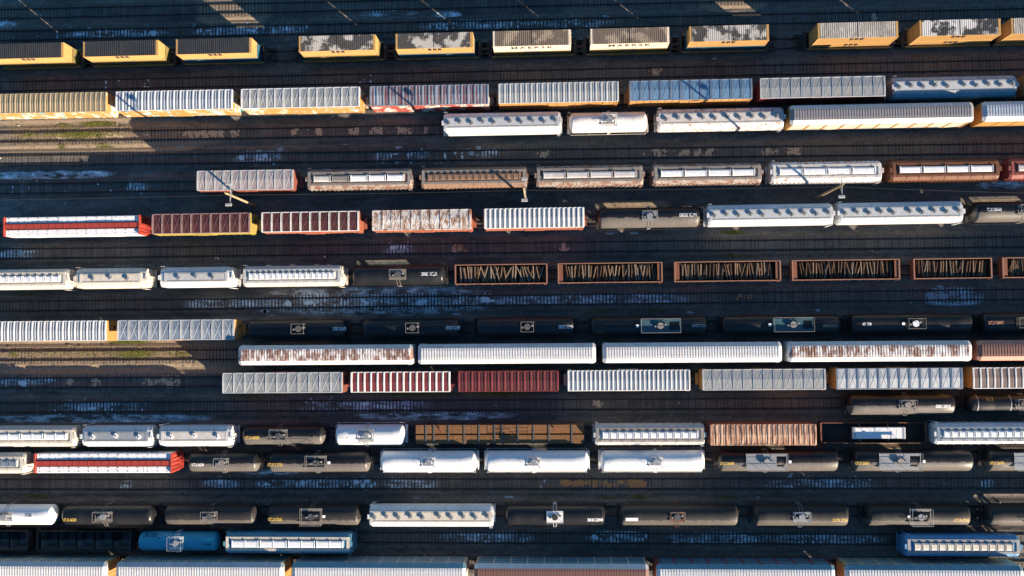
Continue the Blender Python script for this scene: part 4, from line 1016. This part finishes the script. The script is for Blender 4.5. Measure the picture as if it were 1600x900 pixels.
# loose timbers in the gondolas
def tie_mesh(L, w, h, m):
    b = MB(); c = .02
    p = [(-w/2+c, 0), (w/2-c, 0), (w/2, c), (w/2, h-c), (w/2-c, h), (-w/2+c, h), (-w/2, h-c), (-w/2, c)]
    b.prism(p, -L/2, L/2); return b.mesh('loose_tie', P[m])
TM = {g: [tie_mesh(R.uniform(2.2, 2.5), R.uniform(.12, .17), .15, mm) for mm in ms] for g, ms in
      dict(a=['wood', 'woodg', 'woodg', 'wood'], b=['wood', 'woodd', 'woodg', 'wood'], c=['woodd', 'woodd', 'woodg', 'wood', 'woodd']).items()}
TL = [('first', 'a', 46, .26, 'pale'), ('second', 'b', 58, .15, 'brown'), ('third', 'b', 60, .13, 'brown'), ('fourth', 'c', 58, .13, 'dark'), ('fifth', 'c', 44, .15, 'dark'), ('last', 'c', 20, .15, 'dark')]
for (t, xc, L, rz), (nm, g, n, jit, cl) in zip(gons[5:], TL):
    capd = .85 if nm not in ('first', 'fifth') else .35
    for layer in (0, 1):
        k = n//2
        for i in range(k):
            u = -L/2+capd+.2+(L-2*capd-.4)*((i+R.uniform(-.3, .3)+.5)/k)
            if nm == 'last' and u > -1.0: u = R.uniform(-L/2+1.1, -1.0)
            o = link('loose_tie', R.choice(TM[g]), None)
            a = math.pi/2+R.gauss(0, jit)
            yy = R.uniform(-.12, .12); half = 1.3
            th = R.uniform(-.05, .05)
            lim = 1.38-abs(math.sin(a))*1.2
            yy = max(-lim, min(lim, yy)) if lim > 0 else 0
            o.location = (xc+u*math.cos(rz)-yy*math.sin(rz), t.location.y+u*math.sin(rz)+yy*math.cos(rz), RZ+1.72+layer*.22+R.uniform(0, .16))
            o.rotation_euler = (R.uniform(-.25, .25), th, a+rz)
            tag(o, 'loose %s wooden tie lying in the %s timber-filled gondola of its line' % (cl, nm), 'wooden tie', 'wooden ties in the %s gondola' % nm)
    # the rest of the heap underneath
    b = MB()
    for i in range(int(L*9)):
        x = R.uniform(-L/2+capd, L/2-capd); a = math.pi/2+R.gauss(0, .25); y = R.uniform(-.25, .25); z = 1.1+R.uniform(0, .80); hl = min(1.15, (1.34-abs(y))/abs(math.sin(a)))
        d = Vector((math.cos(a), math.sin(a), R.uniform(-.06, .06)))*hl
        b.tube((x-d.x, y-d.y, z-d.z), (x+d.x, y+d.y, z+d.z), R.uniform(.07, .10), 4)
    h = b.build('timber_heap', P['heap'], None); h.location = (xc, t.location.y, RZ+.003); h.rotation_euler = (0, 0, rz)
    tag(h, 'dark mass of buried timbers at the bottom of the %s timber-filled gondola' % nm, 'timber', kind='stuff')

# light poles and the cable between them
POLES = []
for px, py, lab in ((399, 321.5, 'tall wooden light pole beside the red boxcar at the west of the yard'),
                    (822, 315, 'wooden light pole seen almost from above, beside the tan brown hopper'),
                    (1274, 310, 'wooden light pole beside the whitish rust-streaked hopper')):
    p = W(px, py); POLES.append(p)
    t = thing('light_pole', lab, 'light pole', (p.x, p.y, -.05), 0, 'wooden light poles in the aisle')
    b = MB(); b.tube((0, 0, 0), (0, 0, 13.4), .20, 14, r2=.14); b.build('post', P['pole'], t)
    b = MB(); b.box(.2, .3, -1.6, 1.6, 11.9, 12.0); b.tube((.25, -.9, 11.95), (.2, 0, 11.0), .03, 5); b.tube((.25, .9, 11.95), (.2, 0, 11.0), .03, 5); b.build('crossarm', P['lampw'], t)
    for s in (-1, 1):
        b = MB(); y = s*1.55; b.prism([(y-.16, 12.06), (y+.16, 12.06), (y+.22, 12.16), (y+.15, 12.3), (y-.15, 12.3), (y-.22, 12.16)], -.35, .55); b.box(-.25, .45, y-.15, y+.15, 12.0, 12.058)
        b.build('lamp_head', P['lampw'], t)
def cable(p, q, lab, sag=.8):
    n = 14; b = MB(); pts = []
    for i in range(n+1):
        f = i/n; pts.append((p.x+(q.x-p.x)*f, p.y+(q.y-p.y)*f+.12, 10.6-sag*4*f*(1-f)))
    for a, c in zip(pts, pts[1:]): b.tube(a, c, .012, 5)
    tag(b.build('overhead_cable', P['hatchd']), lab, 'cable', 'cables strung between the light poles')
pw, pe = W(-60, 330), W(1680, 322)
cable(pw, POLES[0], 'thin cable running from the west edge to the first light pole')
cable(POLES[0], POLES[1], 'thin cable strung between the first and middle light poles')
cable(POLES[1], POLES[2], 'thin cable strung between the middle and last light poles')
cable(POLES[2], pe, 'thin cable running from the last light pole to the east edge')

# ------------------------------------------------------------------ ground and tracks
LIT_SPOTS = [(-60, 330, 176, 248), (-60, 430, 526, 592), (305, 425, -12, 42), (1095, 1195, -14, 20), (930, 1045, 312, 330), (940, 1060, 690, 702), (1325, 1455, 690, 702), (1500, 1640, 310, 322)]  # sunlit ground zones, their brightness put into the ballast colour as sandy tan
ICE = [(95, 260, 45, 60), (300, 480, 38, 56), (660, 800, 29, 47), (560, 655, 14, 27), (676, 724, 17, 27), (-20, 26, 28, 46), (800, 960, 30, 42), (364, 444, 234, 256), (585, 608, 236, 252), (636, 670, 234, 248), (752, 780, 232, 248),
 (290, 410, 464, 484), (405, 765, 446, 494), (760, 1080, 457, 478), (1445, 1535, 448, 478), (195, 230, 285, 298), (-20, 180, 265, 281), (80, 232, 627, 643), (465, 665, 624, 643), (560, 800, 643, 657), (-20, 330, 647, 661),
 (395, 592, 748, 765), (598, 690, 749, 764), (315, 372, 749, 764), (186, 208, 748, 764), (1532, 1552, 747, 764), (690, 830, 830, 848), (915, 1012, 829, 847), (1045, 1205, 831, 848), (1212, 1375, 833, 850), (600, 648, 380, 398), (1525, 1610, 282, 296), (-10, 60, 386, 404), (-10, 95, 588, 602), (380, 480, 733, 742), (1200, 1360, 748, 764)]
GA = gravel('yard_ballast', (.062, .076, .078), (.140, .150, .146), (.050, .055, .054), (.125, .114, .103), (.30, .235, .165), LIT_SPOTS, ICE)
GB = gravel('track_ballast', (.080, .076, .070), (.165, .142, .118), (.058, .055, .052), (.135, .118, .100), (.28, .215, .15), LIT_SPOTS, ICE)
b = MB(); b.add([(-2500, -2500, -.16), (2500, -2500, -.16), (2500, 2500, -.16), (-2500, 2500, -.16)], [(0, 1, 2, 3)])
tag(b.build('ground', GA), kind='structure')
X0, X1 = -125, 135
TIEX = {}
RPROF = [(-.11, 0), (.11, 0), (.11, .02), (.015, .04), (.015, .14), (.037, .15), (.037, .18), (-.037, .18), (-.037, .15), (-.015, .14), (-.015, .04), (-.11, .02)]
for k in LINES:
    m, c = LANE[k]; rz = math.atan(m); cs = math.cos(rz)
    t = link('railway_track', None); t.location = (0, c, 0); t.rotation_euler = (0, 0, rz); t['kind'] = 'structure'
    b = MB(); a0, a1 = X0/cs, X1/cs
    b.prism([(-1.95, -.158), (1.95, -.158), (1.45, -.01), (-1.45, -.01)], a0, a1); bb = b.build('ballast_bed', GB, t); bb['kind'] = 'structure'
    for s in (-1, 1):
        b = MB(); b.prism([(y+s*.755, z+.02) for y, z in RPROF], a0, a1); r = b.build('rail', P['rail'], t); r['kind'] = 'structure'
    b = MB(); x = a0+.3; TIEX[k] = []
    while x < a1-.3:
        w = R.uniform(.10, .13); e = R.uniform(-.05, .05); z = R.uniform(.0, .02)
        b.box(x-w, x+w, -1.3+e, 1.3+e, -.10, z, R.choice((0, 0, 0, 1, 1, 2))); TIEX[k].append(x*cs); x += .54+R.uniform(-.02, .02)
    r = b.build('sleepers', [P['tie'], P['tie2'], P['tie3']], t); r['kind'] = 'structure'

# spills, frost and weeds on the ballast
FROST = paint('ice_crust', (.62, .76, .84), .5, dirt=.5, dirtcol=(.3, .36, .4), scale=2, var=.3)
FROSTD = paint('thin_frost', (.30, .40, .47), .7, dirt=.5, dirtcol=(.1, .1, .1), scale=2, var=.4)
GRAIN = paint('spilled_grain', (.50, .38, .25), .9, dirt=.3, dirtcol=(.3, .2, .12), scale=2, var=.25)
RUSTS = paint('ochre_spill', (.38, .20, .085), .9, dirt=.4, dirtcol=(.2, .1, .05), scale=2, var=.3)
def blob(b, x, y, rx, ry, z, n=11, ylim=None):
    vs = [(x, y, z)]
    for i in range(n):
        t = 2*math.pi*i/n; q = R.uniform(.65, 1.15)
        vs.append((x+rx*q*math.cos(t), y+ry*q*math.sin(t), z))
    if ylim: vs = [(px, max(ylim[0], min(ylim[1], py)), pz) for px, py, pz in vs]
    b.add(vs, [(0, i+1, (i+1) % n+1) for i in range(n)])
def scatter(b, k, px0, px1, n, rmin, rmax, spread=.55, z=.008, gauge=True):
    ys = None
    for i in range(n):
        x = lx(k, R.uniform(px0, px1), 0); y = ly(k, x)+R.gauss(0, spread)*.6
        rr = R.uniform(rmin, rmax); yl = ly(k, x)
        blob(b, x, y, rr*R.uniform(.6, 1.5), rr*R.uniform(.5, .9), z+R.uniform(0, .004), ylim=(yl-.68, yl+.68) if gauge else None)
b = MB(); bd = MB()
for k, a, c, n, r0, r1 in (('T1', 85, 260, 40, .15, .7), ('T1', 300, 480, 22, .15, .6), ('T1', 670, 800, 55, .2, .7), ('T1', 800, 960, 20, .1, .4),
    ('TD', 370, 440, 14, .6, 1.4), ('TD', 590, 780, 7, .4, .9), ('TD', 870, 890, 4, .3, .6),
    ('TGH', 410, 620, 85, .2, .85), ('TGH', 620, 760, 40, .3, .9), ('TGH', 760, 1080, 46, .1, .45),
    ('TGH', 290, 410, 16, .1, .4), ('TGH', 1450, 1530, 9, .3, .9), ('E', 200, 225, 4, .5, .8), ('E', 0, 180, 10, .1, .3), ('J', 0, 90, 22, .1, .4), ('K', 80, 230, 30, .15, .5), ('K', 470, 660, 26, .15, .5),
    ('N', 400, 590, 60, .2, .6), ('N', 600, 680, 14, .1, .35), ('N', 840, 860, 4, .3, .5), ('N', 1200, 1360, 16, .1, .3), ('N', 1535, 1550, 3, .5, .7), ('N', 320, 370, 10, .3, .6),
    ('P', 920, 1010, 26, .1, .45), ('P', 1050, 1200, 40, .08, .35), ('P', 1215, 1370, 34, .1, .45), ('P', 700, 830, 12, .1, .3), ('TFG', 605, 645, 9, .4, .8), ('TFG', 30, 60, 5, .3, .6), ('TAB', 130, 240, 8, .1, .3), ('TAB', 560, 580, 4, .3, .5)):
    xa, xb = lx(k, a, 0), lx(k, c, 0); dens = .55*min(.95, n*(r0+r1)*.9/max(xb-xa, .1))
    seed = R.uniform(0, 50)
    for t0, t1 in zip(TIEX[k], TIEX[k][1:]):
        xm = (t0+t1)/2
        if not xa < xm < xb: continue
        cl = .5+.5*math.sin(xm*1.1+seed)*math.sin(xm*.37+seed*2)
        if R.random() > dens*(.35+1.1*cl): continue
        yl = ly(k, xm); bb = b if R.random() < .55 else bd
        for j in range(R.choice((1, 2, 2, 3))):
            hh = R.uniform(.08, .55) if r1 > .42 else R.uniform(.06, .25)
            yc = yl+R.choice((R.uniform(-.6, .6), -.55, .55)) if r1 < .6 else yl+R.uniform(-.45, .45)
            wv = (t1-t0)/2-R.uniform(.02, .10); n_ = 10; pts = []
            for q in range(n_):
                tt = 2*math.pi*q/n_; ex = abs(math.cos(tt))**.75*math.copysign(1, math.cos(tt)); ey = abs(math.sin(tt))**.85*math.copysign(1, math.sin(tt))
                pts.append((xm+ex*wv*R.uniform(.45, 1.15), max(yl-.68, min(yl+.68, yc+ey*hh*R.uniform(.4, 1.1))), .004+R.uniform(0, .004)))
            for q in range(2): blob(bd, xm+R.gauss(0, .3), max(yl-.66, min(yl+.66, yc+R.gauss(0, .35))), R.uniform(.03, .12), R.uniform(.03, .1), .008, 7)
            o_ = len(bb.v); bb.v += pts; bb.f.append([o_+q for q in range(n_)]); bb.mi.append(0)
    big = (xb-xa)*(1.1 if r1 >= .8 else .45 if r1 >= .6 else .18)*min(1, dens*1.4)
    for i in range(int(big)):
        x = R.uniform(xa, xb); yl = ly(k, x)
        if .5+.5*math.sin(x*1.1+seed)*math.sin(x*.37+seed*2) < .38: continue
        blob(b if R.random() < .6 else bd, x, yl+R.uniform(-.4, .4), R.uniform(.25, .9), R.uniform(.12, .5), .022+R.uniform(0, .003), 14, ylim=(yl-.68, yl+.68))
        if r1 >= .8 and R.random() < .6: blob(bd, x+R.uniform(-.5, .5), yl+R.choice((-1, 1))*R.uniform(.95, 1.5), R.uniform(.2, .6), R.uniform(.1, .4), .022, 12)
    if r1 >= .8 or k in ('N', 'K', 'T1'):
        for i in range(int((xb-xa)*(.9 if r1 >= .8 else .35))):
            x = R.uniform(xa, xb); s_ = R.choice((-1, 1)); blob(bd, x, ly(k, x)+s_*R.uniform(.9, 1.35), R.uniform(.08, .45), R.uniform(.05, .22), .012)
b.build('ice_patches', FROST)['kind'] = 'stuff'
b = bd
for px, py, n, sx, sy in ((600, 22, 16, 60, 2), (720, 20, 14, 40, 3), (20, 38, 10, 30, 4), (450, 475, 46, 90, 14), (620, 466, 60, 80, 14), (690, 470, 24, 40, 15), (60, 272, 14, 50, 6), (1560, 288, 12, 25, 6),
                           (1210, 742, 10, 120, 4), (420, 735, 20, 40, 5), (960, 360, 14, 40, 5), (1500, 458, 12, 30, 12), (400, 240, 8, 25, 8), (660, 650, 26, 120, 6), (200, 655, 20, 120, 6), (380, 762, 10, 200, 12), (1100, 760, 30, 350, 30), (800, 470, 40, 700, 40), (800, 240, 40, 700, 20), (800, 120, 30, 700, 30)):
    for i in range(n):
        p = W(R.gauss(px, sx*.5), R.gauss(py, sy*.45)); q = R.uniform(.08, .5); blob(b, p.x, p.y, q*1.7, q, -.15+R.uniform(0, .006))
bd.build('thin_frost', FROSTD)['kind'] = 'stuff'
b = MB()
for k, px, w, f in (('C', 98, 3.4, 1), ('C', 145, 3.0, 1), ('C', 172, 2.6, 1), ('C', 185, 2.4, 1), ('C', 228, 1.0, 1), ('C', 298, 2.2, 1), ('C', 318, 2.0, 1), ('C', 333, 1.2, 1), ('C', 346, 1.0, 1), ('C', 368, 1.2, 1), ('C', 460, .8, 1), ('C', 498, 1.0, 1), ('C', 553, 1.4, 1), ('C', 588, 1.6, 1), ('C', 632, 1.8, 1), ('C', 665, .5, 1),
    ('TD', 850, 1.2, 1), ('TD', 1028, 2.4, 1), ('TD', 1072, 1.6, 1), ('TD', 1092, .8, 1), ('TD', 1108, 1.0, 1), ('TD', 1200, 1.4, 1), ('TD', 1240, 2.2, 1),
    ('J', 110, 1.0, 1), ('J', 150, 1.0, 1), ('J', 232, 1.1, 1), ('J', 262, 3.2, 1.35), ('TFG', 880, 1.0, 1), ('TFG', 715, .9, 1), ('K', 935, .9, 1), ('TAB', 1025, .9, 1), ('T1', 1365, .5, 1)):
    x = lx(k, px, 0); y = ly(k, x); g = .66*f
    for i in range(int(16+w*7)):
        q = R.gauss(0, .34); v = R.gauss(0, .33)*f
        blob(b, x+q*w, y+v, R.uniform(.10, .42)*min(1, .4+w/3), R.uniform(.10, .36)*f, (.006 if R.random() < .55 else .022)+R.uniform(0, .003), ylim=(y-g, y+g) if f == 1 else None)
    for i in range(10): blob(b, x+R.gauss(0, .7)*w, y+R.uniform(-g, g), R.uniform(.04, .14), R.uniform(.04, .12), .006, 8)
b.build('spilled_grain', GRAIN)['kind'] = 'stuff'
b = MB()
for px0, px1 in ((878, 912), (980, 1008)): scatter(b, 'N', px0, px1, 40, .2, .5, .4, .020)
scatter(b, 'N', 915, 978, 16, .3, .7, .4, .008)
scatter(b, 'TFG', 700, 730, 6, .3, .6); scatter(b, 'TGH', 1150, 1175, 6, .3, .6)
b.build('ochre_spill', RUSTS)['kind'] = 'stuff'
b = MB()
for k, a, c, n in (('C', -30, 235, 330), ('I', -30, 320, 360)):
    for i in range(n):
        x = lx(k, R.uniform(a, c), 0); yl = ly(k, x); y = yl+R.gauss(0, .6)
        lim = (yl-.62, yl+.62) if abs(y-yl) < .62 else (None if abs(y-yl) > .9 else 0)
        if lim == 0: continue
        blob(b, x, y, R.uniform(.12, .5), R.uniform(.08, .3), .022+R.uniform(0, .004), 10, ylim=lim)
b.build('blown_sand', paint('blown_sand', (.26, .195, .13), .95, dirt=.5, dirtcol=(.17, .12, .07), scale=1.5, var=.35))['kind'] = 'stuff'
# debris: pale stones and scraps
b = MB()
for i in range(520):
    p = W(R.uniform(-20, 1620), R.uniform(-10, 905)); s_ = R.choice((.05, .06, .08, .12, .18))
    x, y, z = p.x, p.y, -.16
    for k in LINES:
        if abs(y-ly(k, x)) < 1.45: z = .005; break
    a = R.uniform(0, 3); ca, sa = math.cos(a)*s_, math.sin(a)*s_*.7
    b.add([(x+ca, y+sa, z), (x-sa, y+ca, z), (x-ca, y-sa, z), (x+sa, y-ca, z), (x+ca*.6, y+sa*.6, z+s_), (x-sa*.6, y+ca*.6, z+s_), (x-ca*.6, y-sa*.6, z+s_*.8), (x+sa*.6, y-ca*.6, z+s_*.9)],
          [(4, 5, 6, 7), (0, 1, 5, 4), (1, 2, 6, 5), (2, 3, 7, 6), (3, 0, 4, 7)])
b.build('pale_stones', paint('pale_stone', (.42, .42, .42), .8, dirt=.3, scale=.2, var=.4))['kind'] = 'stuff'
GR = paint('dry_weed', (.17, .19, .035), .9, dirt=.5, dirtcol=(.20, .16, .05), scale=.5, var=.4, bump=0)
b = MB()
def weeds(px0, px1, py0, py1, n, h=.16):
    for i in range(n):
        u = R.gauss(.5, .22); v = R.gauss(.5, .22)
        p = W(px0+(px1-px0)*u, py0+(py1-py0)*v); x, y = p.x, p.y; z = -.16
        for k in LINES:
            if abs(y-ly(k, x)) < 1.5: z = -.02; break
        for j in range(3):
            a = R.uniform(0, 6.28); l = R.uniform(.1, .25); w = .035; hh = h*R.uniform(.5, 1.3)
            b.add([(x-w*math.sin(a), y+w*math.cos(a), z), (x+w*math.sin(a), y-w*math.cos(a), z), (x+l*math.cos(a), y+l*math.sin(a), z+hh)], [(0, 1, 2)])
for q in ((570, 720, 610, 621, 1500), (720, 840, 610, 620, 1200), (130, 180, 190, 197, 800), (90, 110, 194, 198, 110), (70, 185, 204, 217, 1100), (30, 60, 205, 216, 160), (90, 105, 226, 232, 160), (145, 180, 225, 232, 300), (0, 240, 184, 240, 260), (165, 235, 531, 538, 900), (180, 245, 546, 560, 800), (0, 300, 545, 560, 400), (15, 30, 548, 558, 60), (265, 305, 548, 560, 160),
          (340, 440, 612, 626, 300), (1125, 1165, 360, 367, 300), (1130, 1165, 396, 402, 140), (35, 80, 771, 778, 260), (935, 960, 774, 780, 100), (985, 1010, 772, 780, 130), (1120, 1160, 774, 780, 120), (910, 960, 480, 490, 160), (1000, 1050, 480, 488, 140), (0, 80, 455, 462, 200), (820, 1000, 696, 702, 200)):
    weeds(*q)
b.build('weeds', GR)['kind'] = 'stuff'

# ------------------------------------------------------------------ light
EL, AZ = 16.2, 129.8           # sun height; compass bearing from +y clockwise
w = bpy.data.worlds.new('World'); sc.world = w; w.use_nodes = True
nt = w.node_tree; bg = nt.nodes['Background']
sky = nt.nodes.new('ShaderNodeTexSky'); sky.sky_type = 'NISHITA'; sky.sun_disc = False
sky.sun_elevation = rad(EL); sky.sun_rotation = rad(AZ); sky.air_density = 2.0; sky.dust_density = .0; sky.ozone_density = 9; sky.altitude = 300
nt.links.new(sky.outputs[0], bg.inputs['Color']); bg.inputs['Strength'].default_value = SKY
sun = bpy.data.lights.new('sun', 'SUN'); sun.energy = SUN; sun.angle = rad(.5); sun.color = (1.0, .83, .64)
so = bpy.data.objects.new('sun', sun); COL.objects.link(so)
d = Vector((-math.sin(rad(AZ))*math.cos(rad(EL)), -math.cos(rad(AZ))*math.cos(rad(EL)), -math.sin(rad(EL))))
so.rotation_euler = d.to_track_quat('-Z', 'Y').to_euler()
vs = sc.view_settings; vs.view_transform = 'Standard'; vs.look = 'None'; vs.gamma = 1; vs.exposure = EXPO
sc.cycles.max_bounces = 6; sc.cycles.diffuse_bounces = 2
sc.cycles.use_denoising = True
